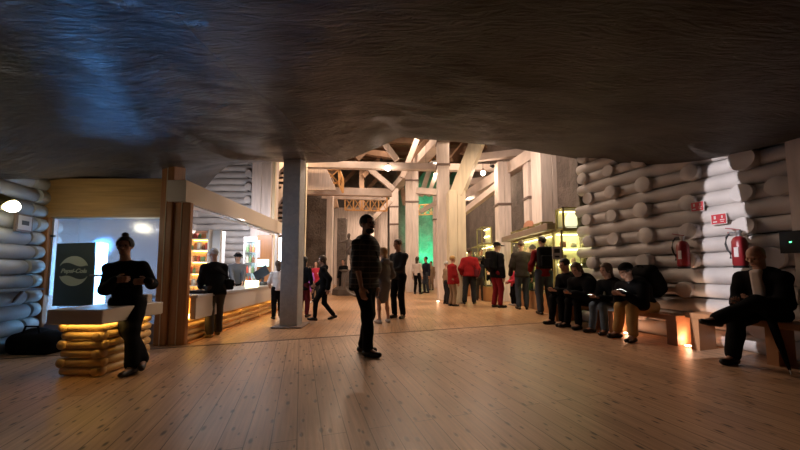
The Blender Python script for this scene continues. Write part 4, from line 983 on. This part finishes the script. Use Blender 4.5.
    for i,sx in enumerate((-1,1)):
        d=hdir[i] if hdir[i] is not None else wr[i]-el[i]
        extra.append(hand(wr[i],d,pn[i],s,pose.get('curl',.5),hf,(0,1,.2) if hdir[i] is None else (-sx,0,.3)))
    if not outfit.get('statue'):
        body=mesh_of(B,'body',outfit.get('skin','skin_light'),root,hb,k=.04*s,extra=extra)
        if lod<2:
            for sx in (-1,1):
                c=MB(); c.sphere(hp(sx*.031,.080,.012),.0115*s,8,6); c.build('eye','eye').parent=body
            c=MB(); q0,q1=hp(-.022,.093,-.053),hp(.022,.093,-.053); c.tube([q0,(q0+q1)/2+HR[:,1]*.004*s,q1],[.003*s,.007*s,.003*s],6); c.build('lips','lip').parent=body
            if outfit.get('beard'):
                mesh_of([ell(hp(0,.045,-.085),S(.055,.052,.045),HR),cap(hp(-.03,.09,-.04),hp(.03,.09,-.04),.010*s)],'beard',outfit['hair'],body,hh,cuts=[ell(hp(0,.095,-.054),S(.02,.02,.008),HR)],k=.015)
            if outfit.get('glasses'):
                c=MB()
                for sx in (-1,1):
                    ring=[hp(sx*.033+.024*math.cos(a),.098,.010+.019*math.sin(a)) for a in np.linspace(0,2*math.pi,13)]; c.tube(ring,.0025*s,5,False); c.tube([hp(sx*.058,.097,.014),hp(sx*.080,0,.012)],.0025*s,5)
                c.tube([hp(-.009,.099,.014),hp(.009,.099,.014)],.0025*s,5); c.build('glasses','dark').parent=body
    else:
        body=mesh_of(B+[cap(pel-lean*.06*s,chest,.17*s,.16*s,cf,.7)],'body',outfit['skin'],root,hb,k=.05*s,extra=extra)
    # ---- hair
    hs=outfit.get('style','short'); hm=outfit.get('hair','hair_brown')
    if hs!='bald':
        t_=.012 if hs=='short' else .018
        HP=[ell(hp(0,-.016,.034),S(.076+t_,.096+t_,.092+t_),HR)]
        cuts=[half(hp(0,.045,.045),HR@np.array([0,-1,.75]),.4*s),]
        if hs=='short': cuts.append(half(hp(0,-.05,-.025),HR@np.array([0,-.75,1]),.4*s))
        if hs in ('long','bob'):
            L=.16 if hs=='bob' else .34
            HP+=[cap(hp(0,-.05,.0),hp(0,-.085,-L),.085*s,.06*s,HR[:,1],.6)]
        if hs=='bun': HP+=[ell(hp(.015,-.05,.158),S(.040,.040,.036),HR,k=.008)]; cuts.append(half(hp(0,-.05,-.035),HR@np.array([0,-.6,1]),.05*s)) if False else None
        cuts2=[dict(f=(lambda p:(lambda X,Y,Z: p['f'](X,Y,Z)))(c_),lo=c_['lo'],hi=c_['hi']) for c_ in cuts]
        # keep hair where it is behind the face plane
        fc=hp(0,.035,.075)
        face=rbox(hp(0,.125,-.025),S(.066,.085,.105),.03*s,HR)
        cl=[face]
        if hs in('short','bun'): cl.append(rbox(hp(0,.03,-.13),S(.2,.12,.13),.02*s,HR))
        mesh_of(HP,'hair',hm,root,hh,cuts=cl,k=.03*s)
    if outfit.get('hat'):
        hk=outfit['hat']
        HP=[ell(hp(0,-.012,.050),S(.094,.112,.088),HR)]; cu=[half(hp(0,0,.035),HR@np.array([0,-.15,1]),.4*s)]
        # cut below brim: solid where below
        low=rbox(hp(0,0,-.10),S(.3,.3,.135),.01,HR)
        o=mesh_of(HP,'cap' if hk=='cap' else 'hat',outfit.get('hatm','black_cloth'),root,hh,cuts=[low],k=.02)
        if hk=='cap': mesh_of([rbox(hp(0,.135,.045),S(.070,.065,.010),.008*s,HR)],'cap_brim',outfit.get('hatm','black_cloth'),root,hh)
        if hk=='hat': mesh_of([ell(hp(0,.0,.045),S(.125,.14,.016),HR)],'hat_brim',outfit.get('hatm','black_cloth'),root,hh)
    # ---- clothing
    if outfit.get('statue'): return root,dict(hp=hp,wr=wr,neck=neck,chest=chest,cf=cf,rt=rt,pel=pel,lean=lean,s=s,HR=HR,el=el)
    top=outfit.get('top'); hem=outfit.get('hem',.02); thk=outfit.get('thick',.018)
    if top:
        T=[cap(pel-lean*hem*s,waist,(.15+thk)*s*wd,(.128+thk)*s*wd,cf,.72),cap(waist,chest,(.128+thk)*s*wd,(.150+thk)*s*wd,cf,.70),cap(chest,neck-lean*.09*s,(.150+thk)*s*wd,(.105+thk)*s,cf,.66),cap(sh[0]+lean*.01*s,neck-lean*.04*s,(.046+thk)*s,(.05+thk)*s),cap(sh[1]+lean*.01*s,neck-lean*.04*s,(.046+thk)*s,(.05+thk)*s),cap(neck-lean*.05*s,neck-lean*.025*s,(.068+thk*.5)*s,(.060+thk*.4)*s)]
        if outfit.get('belly'): T.append(ell(waist+cf*.07*s*1.0,S(.15,.13,.16)*outfit['belly']))
        if outfit.get('hood'): T.append(cap(neck-cf*.07*s-rt*.05*s,neck-cf*.07*s+rt*.05*s,.065*s))
        sl=outfit.get('sleeve',1.0)
        for i in (0,1):
            if sl>=.9:
                T+=[cap(sh[i],el[i],(.048+thk)*s,(.044+thk)*s),cap(el[i],el[i]+(wr[i]-el[i])*.97,(.044+thk)*s,(.030+thk)*s)]
            else: T+=[cap(sh[i],sh[i]+(el[i]-sh[i])*.95,(.056+thk)*s,(.054+thk)*s)]
        if outfit.get('skirt'):
            sk=outfit['skirt']; T+=[cap(pel,(knees[0]+knees[1])/2*(1)+np.array([0,0,.10*s]) if sk=='dress' else pel-lean*.1*s,.165*s,.155*s,cf,.8)]
        mesh_of(T,outfit.get('topname','jacket'),top,root,hb,k=.035*s,wr=.008,cuts=() if outfit.get('skirt') else [rbox(pel-lean*(hem+.05+.13)*s,S(.195*wd**.6,.24,.13),.01*s,np.stack([rt,cf,lean],1))])
        if outfit.get('shirt'):
            mesh_of([rbox(chest+cf*.128*s*wd+lean*.0*s,S(.055,.045,.19),.03*s,np.stack([rt,cf,lean],1))],'shirt',outfit['shirt'],root,hb)
    bt=outfit.get('bottom')
    if bt:
        q=outfit.get('loose',.018)
        Bt=[cap(pel+lean*.05*s,pel,(.128+q*.3)*s*wd,(.142+q*.3)*s*wd,cf,.75)]
        for i in (0,1):
            e=ank[i]+(knees[i]-ank[i])*outfit.get('cuff',.06)
            Bt+=[cap(hip[i],knees[i],(.086+q)*s,(.058+q)*s),cap(knees[i],e,(.056+q)*s,(.045+q)*s)]
        mesh_of(Bt,'trousers',bt,root,hb,k=.03*s,wr=.007)
    sm_=outfit.get('shoe','leather')
    for i in (0,1):
        a=ank[i].copy(); f=fd[i]; up_=np.array([0,0,1.]) if abs(f[2])<.7 else np.array([0,-1.,0]); dn=unit(up_-f*(up_@f))
        sole=a-dn*.048*s
        mesh_of([cap(sole-f*.045*s,sole+f*.16*s,.038*s,.034*s),cap(a-dn*.01*s,sole+f*.09*s,.045*s,.034*s)],'shoe',sm_,root,max(hh,.010),cuts=[half(sole-dn*.03*s,dn,.4*s)] if False else (),k=.02*s)
    return root,dict(hp=hp,wr=wr,neck=neck,chest=chest,cf=cf,rt=rt,pel=pel,lean=lean,s=s,HR=HR,el=el,sh=sh,waist=waist,knees=knees,ank=ank)
def toworld(root,v):
    a=root.rotation_euler[2]; c,n=math.cos(a),math.sin(a); return Vector((root.location.x+v[0]*c-v[1]*n,root.location.y+v[0]*n+v[1]*c,v[2]))
def held(root,name,label,cat,builder,m,group=None):
    """thing carried by a person but top-level: built in the person's local frame, placed at world"""
    t=thing(name,root.location,label,cat,group,root.rotation_euler[2]); builder(t); return t
def backpack(root,I,label,m='black_cloth',w=.17,d=.10,h=.26,off=.20,dz=-.02,tilt=0,front=False):
    s=I['s'];sg=-1; c=I['chest']-I['cf']*(off)*s+I['lean']*dz*s; R=np.stack([I['rt'],I['cf'],I['lean']],1)
    def bd(t):
        pb=mesh_of([rbox(c,np.array([w,d,h])*s,.07*s,R)],'pack_body',m,t,.014)
        mesh_of([rbox(c-I['cf']*(d)*s-I['lean']*.08*s,np.array([w*.75,.04,h*.5])*s,.03*s,R)],'front_pocket',m,pb,.014)
        for sx in (-1,1):
            a=c+I['lean']*h*.8*s+I['rt']*sx*.08*s+I['cf']*d*s; b=I['sh'][0 if sx<0 else 1]*.6+I['neck']*.4+I['lean']*.05*s; e=I['chest']+I['cf']*.175*s+I['rt']*sx*.11*s; g=I['waist']+I['rt']*sx*.19*s
            mb=MB(); mb.tube([a,b,e,g,c-I['lean']*h*.7*s+I['rt']*sx*.12*s+I['cf']*d*s],.014*s,6); o=mb.build('shoulder_strap',m); o.parent=t
        mb=MB(); a=c+I['lean']*h*s*.98; mb.tube([a-I['rt']*.04*s,a-I['rt']*.03*s+I['lean']*.04*s,a+I['rt']*.03*s+I['lean']*.04*s,a+I['rt']*.04*s],.008*s,6); o=mb.build('carry_loop',m); o.parent=t
    return held(root,'backpack',label,'backpack',bd,m)
def sidebag(root,I,label,side=-1,m='black_cloth',sz=(.16,.07,.12),drop=.02,fw=-.03,strap=True):
    s=I['s']; R=np.stack([I['rt'],I['cf'],np.array([0,0,1.])],1); c=I['pel']+I['rt']*side*.22*s+np.array([0,0,-drop*s])+I['cf']*fw*s
    R=np.stack([I['cf'],I['rt'],np.array([0,0,1.])],1)
    def bd(t):
        mesh_of([rbox(c,np.array(sz)*s,.04*s,R)],'bag_body',m,t,.014)
        mesh_of([rbox(c+I['rt']*side*sz[1]*s+np.array([0,0,.03*s]),np.array([sz[0]*.95,.012,sz[2]*.6])*s,.01*s,R)],'flap',m,t,.012)
        if strap:
            mb=MB(); oth=1 if side<0 else 0
            mb.tube([c+np.array([0,0,sz[2]*s]),I['waist']+I['cf']*.16*s+I['rt']*side*.10*s,I['chest']+I['cf']*.175*s-I['rt']*side*.05*s,I['sh'][oth]*.6+I['neck']*.4+np.array([0,0,.06*s]),I['chest']-I['cf']*.15*s-I['rt']*side*.03*s,c+np.array([0,0,sz[2]*s])-I['cf']*.08*s],.012*s,6); o=mb.build('strap',m); o.parent=t
    return held(root,'shoulder_bag',label,'bag',bd,m)
def phone(root,I,label,i=1,lit=True):
    w_=I['wr'][i]; s=I['s']; 
    def bd(t):
        c=w_+unit(w_-I['el'][i])*.09*s+np.array([0,0,.02*s]); n=unit(I['hp'](0,.1,0)-c); R=frame(np.cross(n,[1,0,0.01]),n)
        mesh_of([rbox(c,(.036,.072,.005),.004,R)],'phone_body','dark',t,.004)
        if lit:
            P=[c+R@np.array(v) for v in ((-.031,-.066,.0062),(.031,-.066,.0062),(.031,.066,.0062),(-.031,.066,.0062))]; Q=[p+R[:,2]*.001 for p in P]
            mb=MB(); mb.add(P+Q,[(3,2,1,0),(4,5,6,7),(0,1,5,4),(1,2,6,5),(2,3,7,6),(3,0,4,7)]); o=mb.build('screen','phone'); o.parent=t
    return held(root,'phone',label,'phone',bd,None)
def at(px,py,hy):
    g=G(px,py); return g,A(px,hy,g.y).z
EAST=-math.pi/2
def yw(fx,fy): return math.atan2(-fx,fy)
# ================================================================ PEOPLE
def P(px,fy,hy,yaw,label,outfit,pose=None,lod=1,H=None):
    g,h=at(px,fy,hy); return person(label,g,(H or h)/1.0,yaw,outfit,pose,lod)
# main man, facing right, head turned to the viewer's right
r,I=P(364,354,218,yw(.93,-.36),'bearded man in a dark plaid short sleeved shirt standing in profile in the middle foreground',
 dict(skin='skin_mid',hair='hair_black',style='short',beard=True,glasses=True,top='plaid',topname='plaid_shirt',sleeve=.5,bottom='black_cloth',shoe='leather',build=1.45,belly=1.15,hem=.06,loose=.022,face=True),
 dict(lean=(0,.02,1),head=(.35,1,-.02),feet=((-.08,-.06,.085),(.09,.10,.085)),footdir=((-.15,1,0),(.1,1,0)),hands=((-.28,.02,.84),(.26,.10,.80)),elbow=((-.3,-1,-.1),(.3,-1,-.2)),curl=.7),0)
sidebag(r,I,'black camera bag hanging behind the hip of the plaid shirt man',-1,sz=(.13,.08,.15),drop=.03,fw=-.20)
# woman leaning on log counter
g=G(138,371); 
r,I=person('woman with a hair bun in black leaning on the log counter with crossed feet',(g.x+.02,g.y,0),1.55,yw(.35,-.94),
 dict(skin='skin_mid',hair='hair_black',style='bun',glasses=True,top='black_cloth',bottom='black_cloth',shoe='leather',loose=.03,thick=.022,hem=.08,face=True),
 dict(pelvis=(.27,-.30,.84),lean=(.10,.0,1),head=(-.1,1,-.05),feet=((.04,.10,.085),(-.04,.02,.085)),footdir=((.35,1,0),(-.3,1,0)),hands=((-.04,.02,1.10),(.30,.0,1.12)),elbow=((-.5,-.2,-1),(.5,-.3,-1)),handdir=((.9,.4,0),(-.9,.4,.1)),palm=((0,-1,-.2),(0,-1,-.2)),curl=.9),0)
# bar customer
r,I=P(214,336,249,yw(-.75,.62),'grey haired man in a black jacket leaning over the bar counter',
 dict(skin='skin_light',hair='hair_grey',style='short',top='black_cloth',bottom='olive',shoe='beige_shoe',hem=.10,thick=.03,loose=.03,build=1.05),
 dict(lean=(0,.28,1),head=(0,1,-.35),hands=((-.16,.36,.98),(.16,.36,.98)),elbow=((-.35,-.4,-1),(.35,-.4,-1)),feet=((-.12,-.10,.085),(.10,.08,.085))),1)
sidebag(r,I,'small dark bag at the hip of the grey haired bar customer',1,sz=(.12,.06,.11),drop=-.06,fw=-.05)
# barista
r,I=person('barista in a dark hat and grey top working behind the bar',(-4.06,8.0,0),1.50,yw(.55,-.8),
 dict(skin='skin_light',hair='hair_brown',style='bob',hat='hat',top='grey_cloth',bottom='black_cloth'),
 dict(head=(.1,1,-.35),hands=((-.1,.36,.93),(.14,.36,.93)),elbow=((-.35,-.4,-1),(.35,-.4,-1)),lean=(0,.1,1)),1)
# white shirt
P(277,319,262,yw(-.5,.86),'person in a white top and black trousers standing at the bar by the grey column',
 dict(skin='skin_light',hair='hair_brown',style='bob',top='whitec',topname='shirt',bottom='black_cloth',hem=.04),dict(hands=((-.2,.3,1.0),(.24,.1,.85)),head=(-.1,1,-.1)),1)
g=G(288,312); person('dark haired person facing left, half hidden by the grey column',g,1.62,yw(-1,-.1),dict(skin='skin_light',hair='hair_black',style='short',top='grey_cloth',bottom='charcoal'),None,1)
P(303,317,258,yw(.2,1),'person in dark coat and dark red trousers right against the grey column',dict(skin='skin_mid',hair='hair_black',style='long',top='black_cloth',bottom='maroon',hem=.12),None,1)
P(315,301,262,yw(.3,-1),'woman in a pink top with a purple skirt far behind the column',dict(skin='skin_light',hair='hair_black',style='long',top='pink',topname='blouse',bottom='charcoal',skirt='x',sleeve=.5),dict(hands=((-.15,.22,1.2),(.2,.2,1.05))),2)
P(309,303,267,yw(-.3,-1),'child in a purple dress beside the woman in the pink top',dict(skin='skin_light',hair='hair_brown',style='bob',top='magenta',topname='dress',skirt='dress',sleeve=.5,bottom=None,shoe='shoe_white'),None,2)
# walking woman
r,I=P(324,320,255,yw(-.95,-.2),'woman in black walking to the left across the hall',
 dict(skin='skin_mid',hair='hair_brown',style='bob',top='black_cloth',bottom='black_cloth',hem=.12,thick=.03,hood=True,loose=.012),
 dict(pelvis=(0,0,.90),lean=(0,.08,1),head=(-.1,1,-.1),feet=((-.06,.24,.085),(.07,-.26,.11)),footdir=((0,1,.1),(0,1,-.3)),hands=((-.24,-.10,.85),(.22,.22,.95)),knee=((0,1,0),(0,1,-.1))),1)
P(343,295,260,yw(-.2,-1),'person in dark clothes standing under the statue',dict(skin='skin_mid',hair='hair_black',style='short',top='black_cloth',bottom='black_cloth'),None,2)
# couple
r,I=P(384,323,249,yw(-.55,.83),'blond woman in a short grey hooded dress and white sneakers with bare legs',
 dict(skin='skin_light',hair='hair_blond',style='bob',top='greyh',topname='hooded_dress',skirt='dress',hood=True,bottom=None,shoe='shoe_white',thick=.02,hem=.05),
 dict(head=(-.55,1,0),hands=((-.1,.25,1.02),(.2,.22,1.0)),feet=((-.12,0,.085),(.12,0,.085))),1)
r,I=P(399,318,241,yw(-.45,-.6),'tall man in a dark grey jacket and black trousers facing the blond woman',
 dict(skin='skin_mid',hair='hair_brown',style='short',top='charcoal',bottom='black_cloth',hem=.03,thick=.025,face=True),
 dict(head=(.1,1,-.15),hands=((-.02,.32,1.05),(.16,.26,1.0)),elbow=((-.35,-.4,-1),(.35,-.4,-1)),handdir=((.5,.8,0),(-.5,.8,0))),1)
sidebag(r,I,'black belt bag on the hip of the tall man in the dark grey jacket',1,sz=(.10,.06,.08),drop=-.04,fw=.02,strap=False)
# far pair
P(417,294,257.5,yw(.5,.8),'long haired woman in a white top near the green light',dict(skin='skin_light',hair='hair_brown',style='long',top='whitec',topname='shirt',bottom='black_cloth'),dict(feet=((-.12,0,.085),(.14,.05,.085))),2)
P(426.5,293,257.5,yw(-.7,-.5),'man in dark clothes facing the long haired woman',dict(skin='skin_mid',hair='hair_black',style='short',top='navy',bottom='jeansd'),None,2)
P(431.5,290,262,yw(-.4,-.5),'person in brown just behind the man by the green light',dict(skin='skin_mid',hair='hair_brown',style='short',top='tan',bottom='tan'),None,2)
# red group
P(446,304,262,yw(1,.2),'pale haired visitor in beige half hidden behind the red puffer coat',dict(skin='skin_light',hair='hair_grey',style='short',top='tan',bottom='charcoal'),None,2)
P(452,306,257,yw(.95,.3),'visitor in a red puffer coat and a pale beanie at the cream post',dict(skin='skin_light',hair='hair_blond',style='short',hat='beanie',hatm='khaki',top='redc',topname='puffer_coat',bottom='tan',hem=.14,thick=.045),dict(hands=((-.22,.12,.85),(.22,.12,.85))),1)
r,I=P(470,304,249,yw(.25,.97),'stout man in a red jacket seen from behind with a bag strap across his back',dict(skin='skin_mid',hair='hair_brown',style='short',top='redc',bottom='charcoal',build=1.15,thick=.035,hem=.03,loose=.03),dict(feet=((-.17,-.05,.085),(.13,.05,.085)),hands=((-.26,.12,.95),(.25,.12,.92)),head=(.4,1,0)),1)
sidebag(r,I,'dark red shoulder bag on the right hip of the stout man in the red jacket',1,'maroon',sz=(.14,.07,.13),drop=-.02,fw=.0)
P(480,300.5,258,yw(.3,1),'visitor in grey green trousers behind the stout man in the red jacket',dict(skin='skin_mid',hair='hair_brown',style='short',top='charcoal',bottom='olive'),None,2)
r,I=P(487,300,251,yw(.1,1),'visitor in dark clothes with a black backpack between red jacket and cap wearer',dict(skin='skin_light',hair='hair_brown',style='short',top='black_cloth',bottom='black_cloth'),None,1)
backpack(r,I,'black backpack of the visitor between red jacket and cap wearer')
r,I=P(497,307.5,243.5,yw(.85,.35),'man in a black cap, black jacket and red trousers',dict(skin='skin_light',hair='hair_brown',style='short',hat='cap',top='black_cloth',bottom='redp',hem=.10,thick=.04,loose=.022),dict(head=(.1,1,-.1),hands=((-.22,.05,.85),(.22,.05,.85))),1)
backpack(r,I,'black backpack of the man in the black cap',off=.19)
r,I=P(514.5,305.5,266,yw(-.8,-.1),'child in a pink red jacket and black leggings before the display case',dict(skin='skin_light',hair='hair_blond',style='bob',top='pink',bottom='black_cloth',shoe='shoe_white',thick=.035,hem=.06),dict(hands=((-.12,.28,1.05),(.15,.25,1.0))),1)
r,I=P(523,309.5,242,yw(.15,1),'tall man in a dark jacket looking into the long display case',dict(skin='skin_mid',hair='hair_brown',style='short',top='dkjacket',bottom='jeansd',thick=.03,hem=.08,build=1.08),dict(hands=((-.26,.15,.9),(.26,.08,.85)),head=(.1,1,-.15)),1)
P(535,308,246,yw(-.2,1),'visitor in green trousers squeezed between the tall man and the red pullover man',dict(skin='skin_mid',hair='hair_black',style='short',top='black_cloth',bottom='greenj'),None,2)
r,I=P(545,314.5,237.5,yw(.12,1),'man in a dark red pullover and grey jeans seen from behind',dict(skin='skin_mid',hair='hair_black',style='short',top='redk',topname='pullover',bottom='jeansd',hem=.05,thick=.02,loose=.026),dict(hands=((-.24,.2,1.0),(.28,.04,.82)),feet=((-.10,-.03,.085),(.16,.02,.085)),footdir=((-.2,1,0),(.7,.7,0))),0)
backpack(r,I,'black backpack on the man in the dark red pullover',off=.20,w=.18,h=.25)
# seated people on the benches ------------------------------------------------
FM=yw(-.955,-.296)
def sit(k,label,outfit,pose,lod=0,off=.47,sh=.50,s=1.0,turn=0):
    q=WR(k,off); return person(label,(q.x,q.y,0),1.75*s,FM+turn,outfit,pose,lod)
seat=dict(pelvis=(0,0,.53),feet=((-.13,.44,.085),(.13,.46,.085)),footdir=((-.15,1,0),(.15,1,0)),lean=(0,.55,1),hunch=.05,head=(0,1,-.75),headup=(0,.5,1),hands=((-.07,.46,.66),(.07,.46,.66)),elbow=((-.3,-.3,-1),(.3,-.3,-1)),handdir=((.35,.9,.2),(-.35,.9,.2)),palm=((0,0,1),(0,0,1)),curl=.7)
def sp(**k): d=dict(seat); d.update(k); return d
r,I=sit(.08,'person in black nearest the shop, reading a phone on the far bench',dict(skin='skin_mid',hair='hair_black',style='short',top='black_cloth',bottom='black_cloth',thick=.04),sp(lean=(0,.25,1),head=(.1,1,-.3)),1,s=1.02)
phone(r,I,'dim phone in the hands of the person in black nearest the shop',1,False)
r,I=sit(.45,'broad person in black bent low over a phone on the far bench',dict(skin='skin_mid',hair='hair_brown',style='bob',top='black_cloth',bottom='black_cloth',thick=.05,build=1.15),sp(lean=(0,.45,1),head=(-.1,1,-.5)),1,s=.98)
phone(r,I,'dim phone held by the broad bent person in black',1,False)
r,I=sit(.98,'person in light blue jeans and dark top sitting left of the khaki trousers man',dict(skin='skin_mid',hair='hair_brown',style='bob',top='black_cloth',bottom='jeans',thick=.03),sp(lean=(0,.22,1),head=(.2,1,-.3)),1,s=.93)
phone(r,I,'glowing phone in the hands of the jeans wearer',1,True)
r,I=sit(1.50,'man in khaki trousers, black jacket and dark cap bent over his phone on the bench',dict(skin='skin_mid',hair='hair_black',style='short',hat='beanie',top='black_cloth',shirt='grey_cloth',bottom='khaki',shoe='leather',thick=.035,loose=.026,cuff=.12),sp(lean=(0,.66,1),head=(.15,1,-.35),hands=((-.10,.52,.70),(.08,.50,.70)),feet=((-.14,.50,.085),(.17,.42,.085))),0,s=1.0)
phone(r,I,'brightly glowing phone held by the man in khaki trousers',0,True)
def bigpack(t):
    s=I['s'];c=I['chest']-I['cf']*.24*s-I['lean']*.06*s; R=np.stack([I['rt'],I['cf'],I['lean']],1)
    mesh_of([rbox(c,(.19,.15,.27),.10,R)],'pack_body','black_cloth',t,.014); mesh_of([rbox(c-I['cf']*.14-I['lean']*.07,(.14,.06,.15),.05,R)],'front_pocket','black_cloth',t,.014)
    mb=MB(); a=c+I['lean']*.27; mb.tube([a-I['rt']*.04,a-I['rt']*.03+I['lean']*.04,a+I['rt']*.03+I['lean']*.04,a+I['rt']*.04],.008,6); mb.build('carry_loop','black_cloth').parent=t
held(r,'backpack','large black backpack on the back of the man in khaki trousers','backpack',bigpack,None)
g0=I
r,I=sit(2.93,'bald man in a black jacket and pale shirt with crossed legs at the right edge',dict(skin='skin_mid',hair='hair_brown',style='bald',top='black_cloth',shirt='whitec',bottom='black_cloth',thick=.035,loose=.03,build=1.1,face=True),
 sp(pelvis=(0,0,.60),lean=(0,.16,1),hunch=.02,head=(.15,1,-.6),headup=(0,.4,1),feet=((.14,.70,.52),(.10,.52,.085)),footdir=((.3,1,.15),(.1,1,0)),knee=((-.4,.6,.8),(0,1,.1)),hands=((-.06,.34,.74),(.12,.34,.70)),neckf=.22),0,s=1.0,off=.45)
phone(r,I,'dark phone in the hands of the bald man',1,False)
# umbrella leaning
a=WR(3.02,.66,.62); b_=WR(3.30,.98,.02); t=thing('umbrella',b_,'folded black umbrella leaning against the knee of the bald man','umbrella')
d=(b_-a); c=MB(); c.tube([a,a+d*.15,a+d*.55,a+d*.93],[.018,.04,.033,.012],10); c.build('canopy','black_cloth',t,True)
c=MB(); c.tube([a+d*.9,b_],.006,6); c.build('tip','alu',t)
c=MB(); c.tube([a,a-d*.14,a-d*.20+DV*.03,a-d*.18+DV*.07,a-d*.12+DV*.08],.012,8); c.build('handle','dark',t,True)
# statue on pedestal
q=G(349,296); Ys=14.5; X_=A(349,260,Ys).x
t=thing('statue_pedestal',(X_,Ys,0),'dark carved salt pedestal under the statue','pedestal')
c=MB(); c.lathe((X_,Ys,0),[(.75,0),(.72,.25),(.5,.4),(.45,1.0),(.52,1.08),(.5,1.12)],9); c.build('block','stone',t)
r,I=person('dark salt statue of a figure with one arm raised to the left',(X_,Ys,0),1.62,yw(-.2,-1),dict(skin='stone',statue=True,style='bald'),dict(hands=((-.05,.36,1.0),(.48,.05,1.62)),elbow=((-.5,-1,0),(.4,0,-1)),feet=((-.12,0,.085),(.12,.06,.085)),head=(.3,1,.1)),1,'statue','statue')
r.location.z=1.115
# big wheel by the statue
c=MB(); cx,cy,cz=A(338,278,13.2); t=thing('cart_wheel',(cx+.8,cy,0),'large dark wheel beside the statue pedestal','wheel')
ring=[(cx+.8+.55*math.cos(a),cy,.60+.55*math.sin(a)) for a in np.linspace(0,2*math.pi,25)]; c.tube(ring,.05,6,False); c.build('rim','stone',t,True)
for a in np.linspace(0,math.pi,5)[:-1]: c=MB(); c.beam((cx+.8-.5*math.cos(a),cy,.60-.5*math.sin(a)),(cx+.8+.5*math.cos(a),cy,.60+.5*math.sin(a)),.05,.05); c.build('spoke','stone',t)
# dark bag on floor left
q=G(40,352); t=thing('duffel_bag',q,'dark lumpy bag lying on the floor by the left log wall','bag')
o=mesh_of([rbox((0,0,.13),(.30,.20,.14),.1),ell((-.1,.03,.22),(.16,.13,.10)),ell((.14,-.02,.2),(.12,.12,.09))],'bag_body','black_cloth',t,.02,k=.05); 
c=MB(); c.tube([(-.12,-.12,.25),(-.08,-.12,.36),(.08,-.12,.36),(.12,-.12,.25)],.012,6); c.build('handle','black_cloth').parent=t
